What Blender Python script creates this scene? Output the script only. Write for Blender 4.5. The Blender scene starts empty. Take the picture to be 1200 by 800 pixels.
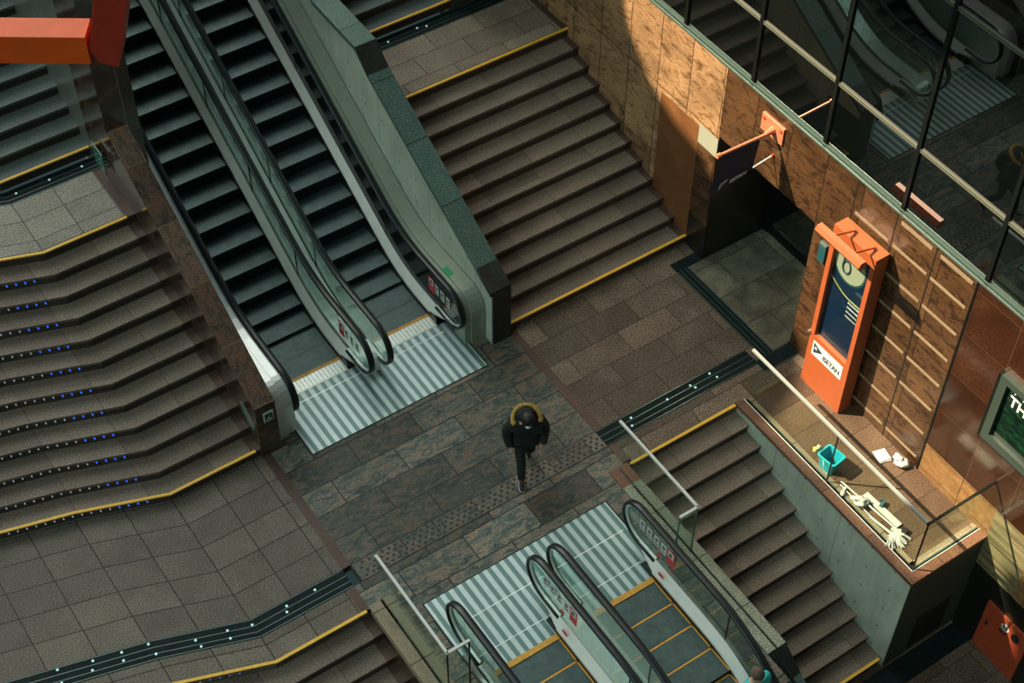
import bpy, math, random
from mathutils import Vector, Matrix
random.seed(7)
S = bpy.context.scene
COL = S.collection

# ------------------------------------------------------------------ camera, light, exposure
cam_d = bpy.data.cameras.new('camera'); cam = bpy.data.objects.new('camera', cam_d); COL.objects.link(cam)
cam_d.sensor_width = 36.0; cam_d.lens = 36.0*1891.5/1200.0; cam_d.clip_end = 500
PIT, ROL, YAW = math.radians(49.387), math.radians(0.5534), math.radians(34.4)
fw = Vector((math.sin(YAW)*math.cos(PIT), math.cos(YAW)*math.cos(PIT), -math.sin(PIT)))
rt0 = Vector((math.cos(YAW), -math.sin(YAW), 0)); up0 = rt0.cross(fw)
rt = math.cos(ROL)*rt0 + math.sin(ROL)*up0; up = -math.sin(ROL)*rt0 + math.cos(ROL)*up0
R3 = Matrix((rt, up, -fw)).transposed()
cam.matrix_world = Matrix.Translation((0, 0, 18)) @ R3.to_4x4()
S.camera = cam

S.view_settings.view_transform = 'Standard'; S.view_settings.look = 'None'
S.view_settings.gamma = 1; S.view_settings.use_curve_mapping = False
S.view_settings.exposure = 0.0

SUN_ON = Vector((0.76, -0.65, -1.0)).normalized()      # direction the sunlight travels
w = bpy.data.worlds.new('world'); S.world = w; w.use_nodes = True
nt = w.node_tree; nt.nodes.clear()
out = nt.nodes.new('ShaderNodeOutputWorld'); bg = nt.nodes.new('ShaderNodeBackground')
tc = nt.nodes.new('ShaderNodeTexCoord')
def lobe(direction, stops):
    d = nt.nodes.new('ShaderNodeVectorMath'); d.operation = 'DOT_PRODUCT'; d.inputs[1].default_value = Vector(direction).normalized()
    r = nt.nodes.new('ShaderNodeValToRGB'); els = r.color_ramp.elements
    els[0].position, els[0].color = stops[0][0], (*stops[0][1], 1); els[1].position, els[1].color = stops[-1][0], (*stops[-1][1], 1)
    for p, c in stops[1:-1]:
        q = els.new(p); q.color = (*c, 1)
    nt.links.new(tc.outputs['Generated'], d.inputs[0]); nt.links.new(d.outputs['Value'], r.inputs['Fac']); return r.outputs['Color']
L1 = lobe((-0.10, 0.79, 0.61), [(0.10, (0.005, 0.009, 0.009)), (0.80, (0.022, 0.036, 0.035)), (0.90, (0.40, 0.45, 0.42)), (0.96, (1.0, 1.0, 0.92))])
L2 = lobe((-0.72, -0.18, 0.67), [(0.91, (0.0, 0.0, 0.0)), (0.98, (0.55, 0.66, 0.60))])
add = nt.nodes.new('ShaderNodeVectorMath'); add.operation = 'ADD'
nt.links.new(L1, add.inputs[0]); nt.links.new(L2, add.inputs[1]); nt.links.new(add.outputs[0], bg.inputs['Color'])
bg.inputs['Strength'].default_value = 4.6
nt.links.new(bg.outputs[0], out.inputs['Surface'])

sun_d = bpy.data.lights.new('sun', 'SUN'); sun = bpy.data.objects.new('sun', sun_d); COL.objects.link(sun)
sun_d.energy = 16.0; sun_d.angle = math.radians(0.16); sun_d.color = (1.0, 0.80, 0.55)
sun.rotation_euler = SUN_ON.to_track_quat('-Z', 'Y').to_euler()

# ------------------------------------------------------------------ material helpers
def new_mat(name):
    m = bpy.data.materials.new(name); m.use_nodes = True
    n = m.node_tree; b = n.nodes['Principled BSDF']; return m, n, b
def plain(name, col, rough=0.5, metal=0.0, ior=1.5, noise=0.0, nscale=40.0, coat=0.0, bump=0.0):
    m, n, b = new_mat(name)
    b.inputs['Base Color'].default_value = (*col, 1); b.inputs['Roughness'].default_value = rough
    b.inputs['Metallic'].default_value = metal; b.inputs['IOR'].default_value = ior
    b.inputs['Coat Weight'].default_value = coat
    if noise > 0 or bump > 0:
        tc = n.nodes.new('ShaderNodeTexCoord'); t = n.nodes.new('ShaderNodeTexNoise'); t.inputs['Scale'].default_value = nscale
        t.inputs['Detail'].default_value = 4; n.links.new(tc.outputs['Object'], t.inputs['Vector'])
        if noise > 0:
            r = n.nodes.new('ShaderNodeValToRGB')
            r.color_ramp.elements[0].position = 0.3; r.color_ramp.elements[1].position = 0.7
            r.color_ramp.elements[0].color = (*[c*(1-noise) for c in col], 1)
            r.color_ramp.elements[1].color = (*[min(1, c*(1+noise)) for c in col], 1)
            n.links.new(t.outputs['Fac'], r.inputs['Fac']); n.links.new(r.outputs['Color'], b.inputs['Base Color'])
        if bump > 0:
            bp = n.nodes.new('ShaderNodeBump'); bp.inputs['Strength'].default_value = bump; bp.inputs['Distance'].default_value = 0.01
            n.links.new(t.outputs['Fac'], bp.inputs['Height']); n.links.new(bp.outputs['Normal'], b.inputs['Normal'])
    return m
def mapping(n, src, scale=(1, 1, 1), loc=(0, 0, 0), rot=(0, 0, 0)):
    mp = n.nodes.new('ShaderNodeMapping'); mp.inputs['Scale'].default_value = scale
    mp.inputs['Location'].default_value = loc; mp.inputs['Rotation'].default_value = rot
    n.links.new(src, mp.inputs['Vector']); return mp.outputs['Vector']
def ramp_of(n, fac, stops):
    r = n.nodes.new('ShaderNodeValToRGB'); els = r.color_ramp.elements
    els[0].position, els[0].color = stops[0][0], (*stops[0][1], 1)
    els[1].position, els[1].color = stops[-1][0], (*stops[-1][1], 1)
    for p, c in stops[1:-1]:
        e = els.new(p); e.color = (*c, 1)
    n.links.new(fac, r.inputs['Fac']); return r.outputs['Color']
def mix(n, fac, a, b, mode='MIX'):
    m = n.nodes.new('ShaderNodeMix'); m.data_type = 'RGBA'; m.blend_type = mode
    if isinstance(fac, float): m.inputs['Factor'].default_value = fac
    else: n.links.new(fac, m.inputs['Factor'])
    for s, v in ((6, a), (7, b)):
        if isinstance(v, tuple): m.inputs[s].default_value = (*v, 1)
        else: n.links.new(v, m.inputs[s])
    return m.outputs[2]
def noise(n, vec, scale, detail=5, rough=0.6, dist=0.0):
    t = n.nodes.new('ShaderNodeTexNoise'); t.inputs['Scale'].default_value = scale; t.inputs['Detail'].default_value = detail
    t.inputs['Roughness'].default_value = rough; t.inputs['Distortion'].default_value = dist
    n.links.new(vec, t.inputs['Vector']); return t.outputs['Fac']

def stone(name, stops, grid=None, anis=(1, 1, 1), base_scale=3.0, speck=0.35, rough=0.5, ior=1.5, joint=(0.02, 0.02, 0.018),
          offset=0.5, dist=0.6, tilevar=0.35, jw=0.012, rot=0.0, origin=(0, 0), coat=0.0, speck_scale=55.0):
    """stone slabs: cloudy vein noise + fine speckle, optional slab grid (in metres, read from the UVs)"""
    m, n, b = new_mat(name)
    uv = n.nodes.new('ShaderNodeUVMap').outputs['UV']
    vec = mapping(n, uv, scale=anis, rot=(0, 0, rot))
    brick = None
    if grid:
        g = n.nodes.new('ShaderNodeTexBrick'); g.offset = offset; g.squash = 1.0
        g.inputs['Scale'].default_value = 1.0; g.inputs['Brick Width'].default_value = grid[0]; g.inputs['Row Height'].default_value = grid[1]
        g.inputs['Mortar Size'].default_value = jw/2; g.inputs['Mortar Smooth'].default_value = 0.1; g.inputs['Bias'].default_value = 0.0
        g.inputs['Color1'].default_value = (0, 0, 0, 1); g.inputs['Color2'].default_value = (1, 1, 1, 1); g.inputs['Mortar'].default_value = (0.5, 0.5, 0.5, 1)
        gv = mapping(n, uv, loc=(-origin[0], -origin[1], 0)); n.links.new(gv, g.inputs['Vector'])
        sep = n.nodes.new('ShaderNodeSeparateColor'); n.links.new(g.outputs['Color'], sep.inputs['Color'])
        brick = sep.outputs[0]
        ad = n.nodes.new('ShaderNodeVectorMath'); ad.operation = 'SCALE'; ad.inputs['Scale'].default_value = 9.0
        cmb = n.nodes.new('ShaderNodeCombineXYZ'); n.links.new(brick, cmb.inputs[0]); n.links.new(brick, cmb.inputs[2])
        n.links.new(cmb.outputs[0], ad.inputs[0])
        a2 = n.nodes.new('ShaderNodeVectorMath'); a2.operation = 'ADD'; n.links.new(vec, a2.inputs[0]); n.links.new(ad.outputs[0], a2.inputs[1]); vec = a2.outputs[0]
    f = noise(n, vec, base_scale, 7, 0.62, dist)
    c = ramp_of(n, f, stops)
    sp = noise(n, mapping(n, uv), speck_scale, 2, 0.7)
    spc = ramp_of(n, sp, [(0.36, (1-speck,)*3), (0.5, (1, 1, 1)), (0.66, (1+speck*1.6,)*3)])
    c = mix(n, 1.0, c, spc, 'MULTIPLY')
    if brick is not None:
        tv = ramp_of(n, brick, [(0.0, (1-tilevar,)*3), (1.0, (1+tilevar*0.8,)*3)])
        c = mix(n, 1.0, c, tv, 'MULTIPLY')
        c = mix(n, g.outputs['Fac'], c, joint)
    n.links.new(c, b.inputs['Base Color'])
    b.inputs['Roughness'].default_value = rough; b.inputs['IOR'].default_value = ior; b.inputs['Coat Weight'].default_value = coat
    b.inputs['Coat Roughness'].default_value = 0.05
    if rough > 0.3: b.inputs['Specular IOR Level'].default_value = 0.22
    bp = n.nodes.new('ShaderNodeBump'); bp.inputs['Strength'].default_value = 0.15; bp.inputs['Distance'].default_value = 0.004
    n.links.new(sp, bp.inputs['Height']); n.links.new(bp.outputs['Normal'], b.inputs['Normal'])
    return m

M = {}
M['slate'] = stone('slate_slabs', [(0.26, (0.012, 0.022, 0.024)), (0.40, (0.045, 0.062, 0.058)), (0.50, (0.085, 0.095, 0.078)), (0.60, (0.17, 0.130, 0.095)), (0.70, (0.105, 0.055, 0.034)), (0.80, (0.24, 0.22, 0.17))],
                   grid=(1.0, 0.44), anis=(1.0, 2.4, 1), base_scale=4.2, speck=0.55, rough=0.45, origin=(4.76, 10.71), tilevar=0.5, rot=0.35, dist=1.3, speck_scale=60.0, joint=(0.006, 0.008, 0.007), jw=0.016)
M['slate_drain'] = stone('drain_slate_slabs', [(0.28, (0.055, 0.062, 0.056)), (0.45, (0.10, 0.105, 0.088)), (0.60, (0.16, 0.130, 0.100)), (0.75, (0.12, 0.085, 0.062))], grid=(0.62, 2.0), base_scale=4.0, speck=0.55, rough=0.45, origin=(4.81, 10.0), tilevar=0.35, offset=0.0, speck_scale=46.0, joint=(0.01, 0.01, 0.01))
M['brown'] = stone('brown_granite_pavers', [(0.3, (0.088, 0.064, 0.046)), (0.6, (0.132, 0.102, 0.075)), (0.75, (0.17, 0.138, 0.100))],
                   grid=(0.9, 0.44), base_scale=1.6, speck=0.8, rough=0.55, origin=(8.76, 10.71), tilevar=0.34, joint=(0.02, 0.015, 0.012), speck_scale=50.0)
M['brown_left'] = stone('grey_granite_pavers', [(0.3, (0.088, 0.078, 0.064)), (0.6, (0.128, 0.112, 0.090)), (0.75, (0.160, 0.135, 0.105))],
                   grid=(0.61, 0.44), base_scale=1.6, speck=0.75, rough=0.55, origin=(3.31, 10.71), tilevar=0.14, offset=0.0, joint=(0.012, 0.011, 0.010), speck_scale=72.0, jw=0.014)
M['landing_pale'] = stone('pale_landing_granite', [(0.3, (0.20, 0.185, 0.155)), (0.6, (0.27, 0.25, 0.21)), (0.75, (0.30, 0.28, 0.24))],
                   grid=(0.61, 0.44), base_scale=1.6, speck=0.50, rough=0.55, origin=(3.31, 10.71), tilevar=0.10, offset=0.0, joint=(0.03, 0.027, 0.022), speck_scale=50.0)
M['landing_pale_right'] = stone('pale_brown_landing_granite', [(0.3, (0.17, 0.135, 0.105)), (0.6, (0.235, 0.19, 0.145)), (0.75, (0.26, 0.22, 0.17))],
                   grid=(0.9, 0.44), base_scale=1.6, speck=0.50, rough=0.55, origin=(8.76, 10.71), tilevar=0.2, joint=(0.03, 0.025, 0.02), speck_scale=50.0)
M['tread'] = stone('tread_granite', [(0.3, (0.128, 0.099, 0.078)), (0.6, (0.178, 0.142, 0.112)), (0.75, (0.21, 0.172, 0.136))],
                   grid=(0.92, 5.0), base_scale=1.0, speck=0.5, rough=0.5, tilevar=0.2, offset=0.0, origin=(0.3, 0), joint=(0.05, 0.04, 0.03), jw=0.008)
M['tread_teal'] = stone('tread_grey_granite', [(0.3, (0.065, 0.085, 0.085)), (0.6, (0.105, 0.13, 0.128)), (0.75, (0.12, 0.15, 0.145))],
                   base_scale=1.0, speck=0.45, rough=0.45)
M['riser'] = stone('shade_toned_riser', [(0.3, (0.045, 0.036, 0.030)), (0.7, (0.070, 0.056, 0.046))], base_scale=1.5, speck=0.4, rough=0.55)  # darker than the treads: the risers' shade is put into the colour
M['border'] = stone('border_brown', [(0.3, (0.060, 0.036, 0.028)), (0.7, (0.088, 0.052, 0.040))], base_scale=2.0, speck=0.25, rough=0.4)
def figured(name, pale, mid, dark, amt, rough=0.25):
    m, n, b = new_mat(name)
    uv = n.nodes.new('ShaderNodeUVMap').outputs['UV']
    g = n.nodes.new('ShaderNodeTexBrick'); g.offset = 0.0; g.inputs['Scale'].default_value = 1.0; g.inputs['Bias'].default_value = 0.0
    g.inputs['Brick Width'].default_value = 0.70; g.inputs['Row Height'].default_value = 1.30; g.inputs['Mortar Size'].default_value = 0.007
    g.inputs['Color1'].default_value = (0, 0, 0, 1); g.inputs['Color2'].default_value = (1, 1, 1, 1); g.inputs['Mortar'].default_value = (0.5, 0.5, 0.5, 1)
    n.links.new(mapping(n, uv, loc=(-0.63+0.0, -2.50, 0)), g.inputs['Vector'])
    sep = n.nodes.new('ShaderNodeSeparateColor'); n.links.new(g.outputs['Color'], sep.inputs['Color'])
    sh = n.nodes.new('ShaderNodeCombineXYZ'); n.links.new(sep.outputs[0], sh.inputs[2])
    sc = n.nodes.new('ShaderNodeVectorMath'); sc.operation = 'SCALE'; sc.inputs['Scale'].default_value = 11.0; n.links.new(sh.outputs[0], sc.inputs[0])
    def vec(scale, rot):
        a = n.nodes.new('ShaderNodeVectorMath'); a.operation = 'ADD'; n.links.new(mapping(n, uv, scale=scale, rot=(0, 0, rot)), a.inputs[0]); n.links.new(sc.outputs[0], a.inputs[1]); return a.outputs[0]
    swirl = noise(n, vec((1.0, 2.2, 1), 0.42), 2.0, 8, 0.62, 1.9)
    patch = noise(n, vec((1.0, 1.3, 1), 0.2), 1.3, 3, 0.5, 0.6)
    licks = noise(n, vec((1.0, 3.4, 1), 0.5), 3.2, 4, 0.5, 1.2)
    grain = noise(n, mapping(n, uv), 45.0, 3, 0.7)
    c = ramp_of(n, swirl, [(0.28, dark), (0.38, mid), (0.47, pale), (0.56, pale), (0.64, mid), (0.76, dark)])
    c = mix(n, ramp_of(n, licks, [(0.33, (amt,)*3), (0.45, (0, 0, 0))]), c, dark)
    c = mix(n, 1.0, c, ramp_of(n, patch, [(0.32, (0.62,)*3), (0.5, (1, 1, 1)), (0.68, (1.2,)*3)]), 'MULTIPLY')
    c = mix(n, 1.0, c, ramp_of(n, grain, [(0.34, (0.70,)*3), (0.5, (1, 1, 1)), (0.68, (1.30,)*3)]), 'MULTIPLY')
    c = mix(n, 1.0, c, ramp_of(n, sep.outputs[0], [(0, (0.78,)*3), (1, (1.18,)*3)]), 'MULTIPLY')
    c = mix(n, g.outputs['Fac'], c, (0.010, 0.008, 0.006))
    n.links.new(c, b.inputs['Base Color']); b.inputs['Roughness'].default_value = rough
    return m
M['wall_fig'] = figured('figured_brown_wall_stone', (0.30, 0.180, 0.092), (0.175, 0.094, 0.042), (0.075, 0.036, 0.015), 0.55)
M['wall_figdark'] = figured('figured_dark_wall_stone', (0.072, 0.036, 0.016), (0.036, 0.018, 0.009), (0.012, 0.008, 0.005), 0.7)
M['wall_red'] = stone('polished_red_granite', [(0.3, (0.020, 0.008, 0.0045)), (0.6, (0.036, 0.014, 0.007)), (0.75, (0.052, 0.022, 0.011))],
                   grid=(0.73, 0.76), base_scale=1.6, speck=0.45, rough=0.07, origin=(6.98, 0.60), tilevar=0.1, offset=0.0, joint=(0.06, 0.032, 0.022), jw=0.010)
M['wall_smooth'] = stone('smooth_terracotta_granite', [(0.3, (0.12, 0.050, 0.019)), (0.7, (0.175, 0.078, 0.031))], base_scale=2.0, speck=0.22, rough=0.4)
M['wall_base'] = stone('tan_base_course', [(0.3, (0.14, 0.070, 0.026)), (0.5, (0.20, 0.110, 0.044)), (0.7, (0.245, 0.15, 0.066))],
                   grid=(0.73, 0.46), anis=(1, 1.6, 1), base_scale=3.2, speck=0.3, rough=0.35, dist=1.5, origin=(7.0, 0.10), tilevar=0.16, offset=0.0, joint=(0.03, 0.02, 0.01), jw=0.012, rot=0.3)
M['wall_olive'] = stone('veined_olive_stone', [(0.3, (0.035, 0.032, 0.018)), (0.45, (0.11, 0.095, 0.050)), (0.6, (0.21, 0.185, 0.10)), (0.72, (0.07, 0.06, 0.035))],
                   anis=(0.6, 7, 1), base_scale=1.6, speck=0.25, rough=0.35, dist=0.8, rot=0.45)
M['wall_black'] = stone('black_granite', [(0.3, (0.006, 0.007, 0.006)), (0.7, (0.012, 0.012, 0.010))], base_scale=2.0, speck=0.3, rough=0.3)
M['wall_polished'] = stone('polished_brown_stone', [(0.3, (0.014, 0.009, 0.007)), (0.48, (0.045, 0.027, 0.019)), (0.60, (0.080, 0.046, 0.030)), (0.74, (0.13, 0.056, 0.030))],
                   grid=(0.88, 6.0), anis=(1.0, 2.2, 1), base_scale=2.6, speck=0.3, rough=0.10, ior=1.9, dist=1.0, tilevar=0.35, offset=0.0, origin=(12.9, 0), joint=(0.14, 0.11, 0.07), jw=0.022, rot=0.5)
M['ridge'] = stone('veined_ridge_stone', [(0.28, (0.020, 0.026, 0.026)), (0.42, (0.085, 0.062, 0.048)), (0.54, (0.16, 0.100, 0.072)), (0.66, (0.17, 0.080, 0.050)), (0.76, (0.06, 0.045, 0.036))],
                   grid=(6.0, 0.80), anis=(2.4, 0.9, 1), base_scale=3.6, speck=0.45, rough=0.4, dist=1.8, tilevar=0.3, offset=0.0, origin=(0, 12.9), joint=(0.16, 0.12, 0.07), jw=0.02)
M['coping'] = stone('green_grey_granite_coping', [(0.3, (0.060, 0.115, 0.105)), (0.7, (0.095, 0.150, 0.135))],
                   grid=(6.0, 0.90), base_scale=4.0, speck=0.60, rough=0.45, speck_scale=55.0, offset=0.0, tilevar=0.14, origin=(0, 12.3), jw=0.014)
M['coping_tan'] = stone('tan_granite_coping', [(0.3, (0.17, 0.19, 0.145)), (0.7, (0.28, 0.29, 0.22))],
                   grid=(6.0, 0.90), base_scale=4.0, speck=0.60, rough=0.45, speck_scale=55.0, offset=0.0, tilevar=0.1, origin=(0, 9.15), jw=0.014)
M['coping_sand'] = stone('sand_stone_coping', [(0.3, (0.17, 0.15, 0.105)), (0.5, (0.25, 0.20, 0.135)), (0.7, (0.20, 0.19, 0.14)), (0.8, (0.33, 0.21, 0.11))],
                   grid=(6.0, 0.90), anis=(3, 1, 1), base_scale=2.0, speck=0.3, rough=0.45, offset=0.0, tilevar=0.12, origin=(0, 9.0), jw=0.014)
M['coping_dark'] = stone('dark_granite_coping', [(0.3, (0.018, 0.020, 0.018)), (0.7, (0.035, 0.037, 0.032))], base_scale=4.0, speck=0.6, rough=0.4, speck_scale=55.0)
M['coping_red'] = stone('red_brown_granite_coping', [(0.3, (0.105, 0.045, 0.030)), (0.7, (0.17, 0.078, 0.052))], base_scale=3.0, speck=0.4, rough=0.4)
M['coping_orange'] = stone('salmon_granite_coping', [(0.3, (0.10, 0.048, 0.030)), (0.55, (0.16, 0.076, 0.048)), (0.75, (0.12, 0.088, 0.060))], grid=(0.9, 0.9), base_scale=2.5, speck=0.45, rough=0.45, offset=0.0, origin=(10.4, 9.05), tilevar=0.3)
M['platform'] = stone('platform_granite', [(0.3, (0.062, 0.038, 0.024)), (0.6, (0.092, 0.060, 0.038)), (0.75, (0.115, 0.080, 0.054))],
                   grid=(2.2, 0.44), base_scale=1.6, speck=0.42, rough=0.55, offset=0.0, origin=(10.4, 9.98), tilevar=0.18, joint=(0.03, 0.02, 0.015))
M['recess_floor'] = stone('recess_floor_granite', [(0.3, (0.060, 0.062, 0.046)), (0.5, (0.12, 0.115, 0.082)), (0.68, (0.18, 0.17, 0.12)), (0.8, (0.14, 0.09, 0.06))],
                   grid=(0.9, 0.62), base_scale=2.6, speck=0.45, rough=0.5, offset=0.5, origin=(11.8, 10.47), tilevar=0.3, dist=1.0)
M['concrete'] = None
M['pier_grey'] = stone('grey_pier_stone', [(0.3, (0.07, 0.08, 0.072)), (0.7, (0.13, 0.14, 0.12))], anis=(3, 1, 1), base_scale=2.0, speck=0.3, rough=0.3)
def concrete(name, base, hole=True, w=1.35):
    m, n, b = new_mat(name)
    uv = n.nodes.new('ShaderNodeUVMap').outputs['UV']
    f = noise(n, mapping(n, uv, scale=(1, 1, 1)), 1.4, 6, 0.6, 0.4)
    f2 = noise(n, mapping(n, uv, scale=(9, 0.9, 1)), 1.0, 4, 0.6)
    c = ramp_of(n, f, [(0.3, tuple(x*0.80 for x in base)), (0.7, tuple(x*1.15 for x in base))])
    c = mix(n, 1.0, c, ramp_of(n, f2, [(0.3, (0.88,)*3), (0.65, (1.06,)*3)]), 'MULTIPLY')
    g = n.nodes.new('ShaderNodeTexBrick'); g.offset = 0.0; g.inputs['Scale'].default_value = 1.0
    g.inputs['Brick Width'].default_value = w; g.inputs['Row Height'].default_value = 9.0; g.inputs['Mortar Size'].default_value = 0.005
    n.links.new(mapping(n, uv, loc=(0.35, 4.0, 0)), g.inputs['Vector'])
    c = mix(n, g.outputs['Fac'], c, tuple(x*0.35 for x in base))
    if hole:   # form-tie holes on a square grid
        v = n.nodes.new('ShaderNodeTexVoronoi'); v.inputs['Randomness'].default_value = 0.0; v.inputs['Scale'].default_value = 1.0
        n.links.new(mapping(n, uv, scale=(2.2, 2.2, 1), loc=(0.3, 0.2, 0)), v.inputs['Vector'])
        c = mix(n, ramp_of(n, v.outputs['Distance'], [(0.030, (0.85,)*3), (0.05, (0, 0, 0))]), c, tuple(x*0.12 for x in base))
    n.links.new(c, b.inputs['Base Color']); b.inputs['Roughness'].default_value = 0.75
    return m
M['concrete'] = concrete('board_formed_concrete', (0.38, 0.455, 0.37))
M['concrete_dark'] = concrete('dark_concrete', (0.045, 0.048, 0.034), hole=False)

def stripes(name, c1, c2, period, rough=0.35, metal=0.4, start=0.0):
    m, n, b = new_mat(name)
    uv = n.nodes.new('ShaderNodeUVMap').outputs['UV']
    sx = n.nodes.new('ShaderNodeSeparateXYZ'); n.links.new(uv, sx.inputs[0])
    def mth(op, a, v, c=None):
        k = n.nodes.new('ShaderNodeMath'); k.operation = op
        if isinstance(a, float): k.inputs[0].default_value = a
        else: n.links.new(a, k.inputs[0])
        if v is not None: k.inputs[1].default_value = v
        return k.outputs[0]
    fr = mth('FRACT', mth('DIVIDE', mth('SUBTRACT', sx.outputs[0], start), period), None)
    c = ramp_of(n, fr, [(0.0, c1), (0.47, c1), (0.53, c2), (0.97, c2), (1.0, c1)])
    fine = mth('FRACT', mth('DIVIDE', sx.outputs[0], 0.0105), None)
    bp = n.nodes.new('ShaderNodeBump'); bp.inputs['Strength'].default_value = 0.3; bp.inputs['Distance'].default_value = 0.003
    n.links.new(fine, bp.inputs['Height']); n.links.new(bp.outputs['Normal'], b.inputs['Normal'])
    dirt = ramp_of(n, noise(n, mapping(n, uv), 5.0, 6, 0.7), [(0.3, (0.86,)*3), (0.7, (1.05,)*3)])
    n.links.new(mix(n, 1.0, c, dirt, 'MULTIPLY'), b.inputs['Base Color'])
    b.inputs['Roughness'].default_value = rough; b.inputs['Metallic'].default_value = metal
    return m
M['plate'] = stripes('striped_landing_metal', (0.42, 0.53, 0.53), (0.10, 0.185, 0.180), 0.1314, rough=0.38, metal=0.3)
M['comb'] = plain('comb_aluminium', (0.60, 0.66, 0.60), 0.4, 0.4, noise=0.15, nscale=30)
def grooved(name, base, dirt=0.3):
    m, n, b = new_mat(name)
    uv = n.nodes.new('ShaderNodeUVMap').outputs['UV']
    f = noise(n, mapping(n, uv, scale=(1, 1, 1)), 6.0, 6, 0.7, 0.3)
    g = noise(n, mapping(n, uv, scale=(1, 1, 1)), 60.0, 2, 0.6)
    c = ramp_of(n, f, [(0.3, tuple(x*(1-dirt) for x in base)), (0.7, tuple(x*(1+dirt) for x in base))])
    c = mix(n, 1.0, c, ramp_of(n, g, [(0.35, (0.75,)*3), (0.65, (1.2,)*3)]), 'MULTIPLY')
    n.links.new(c, b.inputs['Base Color'])
    wv = n.nodes.new('ShaderNodeTexWave'); wv.inputs['Scale'].default_value = 30.0; wv.bands_direction = 'X'
    n.links.new(mapping(n, uv), wv.inputs['Vector'])
    bp = n.nodes.new('ShaderNodeBump'); bp.inputs['Strength'].default_value = 0.25; bp.inputs['Distance'].default_value = 0.004
    n.links.new(wv.outputs['Fac'], bp.inputs['Height']); n.links.new(bp.outputs['Normal'], b.inputs['Normal'])
    b.inputs['Roughness'].default_value = 0.42; b.inputs['Metallic'].default_value = 0.5
    return m
M['step'] = grooved('grooved_step_aluminium', (0.062, 0.098, 0.096))
M['step_riser'] = plain('step_riser_dark', (0.018, 0.024, 0.023), 0.5, 0.3)
M['skirt'] = plain('dark_skirt', (0.015, 0.018, 0.017), 0.35, 0.5)
M['steel'] = plain('brushed_stainless', (0.62, 0.68, 0.63), 0.30, 0.9, noise=0.06, nscale=8)
M['silver'] = plain('satin_aluminium_deck', (0.86, 0.90, 0.87), 0.34, 0.35, noise=0.05, nscale=6)
M['deck_green'] = plain('satin_green_grey_deck', (0.34, 0.39, 0.32), 0.34, 0.5, noise=0.06, nscale=6)
M['rail_grey'] = plain('satin_grey_rail', (0.22, 0.25, 0.24), 0.5)
M['frame_dk'] = plain('dark_green_poster_frame', (0.028, 0.044, 0.035), 0.35)
M['poster_navy'] = plain('navy_print', (0.004, 0.014, 0.040), 0.3)
M['amber2'] = plain('amber_comb_strip', (0.60, 0.30, 0.035), 0.5, noise=0.15, nscale=20)
M['rubber'] = plain('black_handrail_rubber', (0.005, 0.010, 0.012), 0.38, 0.0)
M['panel_dark'] = plain('dark_mirror_panel', (0.02, 0.026, 0.026), 0.06, 0.6)
M['yellow'] = plain('yellow_paint', (0.72, 0.42, 0.03), 0.5, noise=0.12, nscale=20)
M['amber'] = plain('worn_amber_comb', (0.62, 0.30, 0.03), 0.5, noise=0.25, nscale=25)
M['drain'] = stone('dark_drain_grating', [(0.3, (0.004, 0.009, 0.009)), (0.7, (0.009, 0.018, 0.018))], anis=(1, 1, 1), base_scale=4, speck=0.3, rough=0.6, ior=1.3)
M['drain_line'] = plain('grating_edge_bar', (0.07, 0.12, 0.115), 0.35, 0.6)
M['frame'] = plain('pale_green_window_frame', (0.11, 0.175, 0.155), 0.30, 0.6)
M['frame_gold'] = plain('pale_bronze_transom', (0.075, 0.085, 0.062), 0.55, 0.0)
M['mullion'] = plain('black_mullion', (0.010, 0.013, 0.012), 0.3, 0.5)
M['curtain'] = plain('dark_reflective_glazing', (0.002, 0.003, 0.003), 0.012, 0.0, ior=2.7)
M['red'] = plain('red_painted_steel', (0.52, 0.035, 0.012), 0.5, noise=0.10, nscale=6)
M['orange'] = plain('orange_painted_steel', (0.30, 0.072, 0.022), 0.45, noise=0.05, nscale=6)
M['beam_red'] = plain('orange_red_beam_paint', (0.78, 0.100, 0.004), 0.55, noise=0.08, nscale=5)
M['copper'] = plain('copper_paint', (0.55, 0.20, 0.11), 0.4, 0.3)
M['hydrant'] = plain('vermilion_cabinet_paint', (0.30, 0.050, 0.018), 0.5, noise=0.12, nscale=8)
M['navy'] = plain('navy_fabric', (0.006, 0.013, 0.035), 0.8, bump=0.2)
M['white'] = plain('white_paint', (0.55, 0.57, 0.54), 0.5)
M['ink'] = plain('dark_ink', (0.012, 0.035, 0.055), 0.5)
M['black'] = plain('black_matt', (0.006, 0.007, 0.007), 0.6)
M['cream'] = plain('cream_print', (0.27, 0.285, 0.22), 0.4)
M['lime'] = plain('lime_print', (0.40, 0.43, 0.10), 0.4)
M['cloth'] = plain('white_cloth', (0.42, 0.44, 0.42), 0.9, noise=0.08, nscale=30, bump=0.5)
M['aqua'] = plain('turquoise_plastic', (0.015, 0.33, 0.42), 0.35)
M['pale_tool'] = plain('pale_green_metal', (0.42, 0.46, 0.42), 0.4, 0.2)
M['teal_dark'] = plain('dark_teal_plastic', (0.01, 0.06, 0.07), 0.4)
M['red_print'] = plain('red_print', (0.50, 0.03, 0.035), 0.5)
M['green_print'] = plain('green_print', (0.02, 0.28, 0.12), 0.5)
M['paper'] = plain('grey_white_sticker', (0.50, 0.52, 0.50), 0.5)
M['coat'] = plain('black_parka_cloth', (0.006, 0.008, 0.008), 0.85, bump=0.6, nscale=25)
M['trouser'] = plain('black_trousers', (0.007, 0.009, 0.009), 0.85, bump=0.3, nscale=25)
M['fur'] = plain('yellow_brown_fur', (0.38, 0.25, 0.055), 0.9, noise=0.5, nscale=60, bump=1.0)
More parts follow.
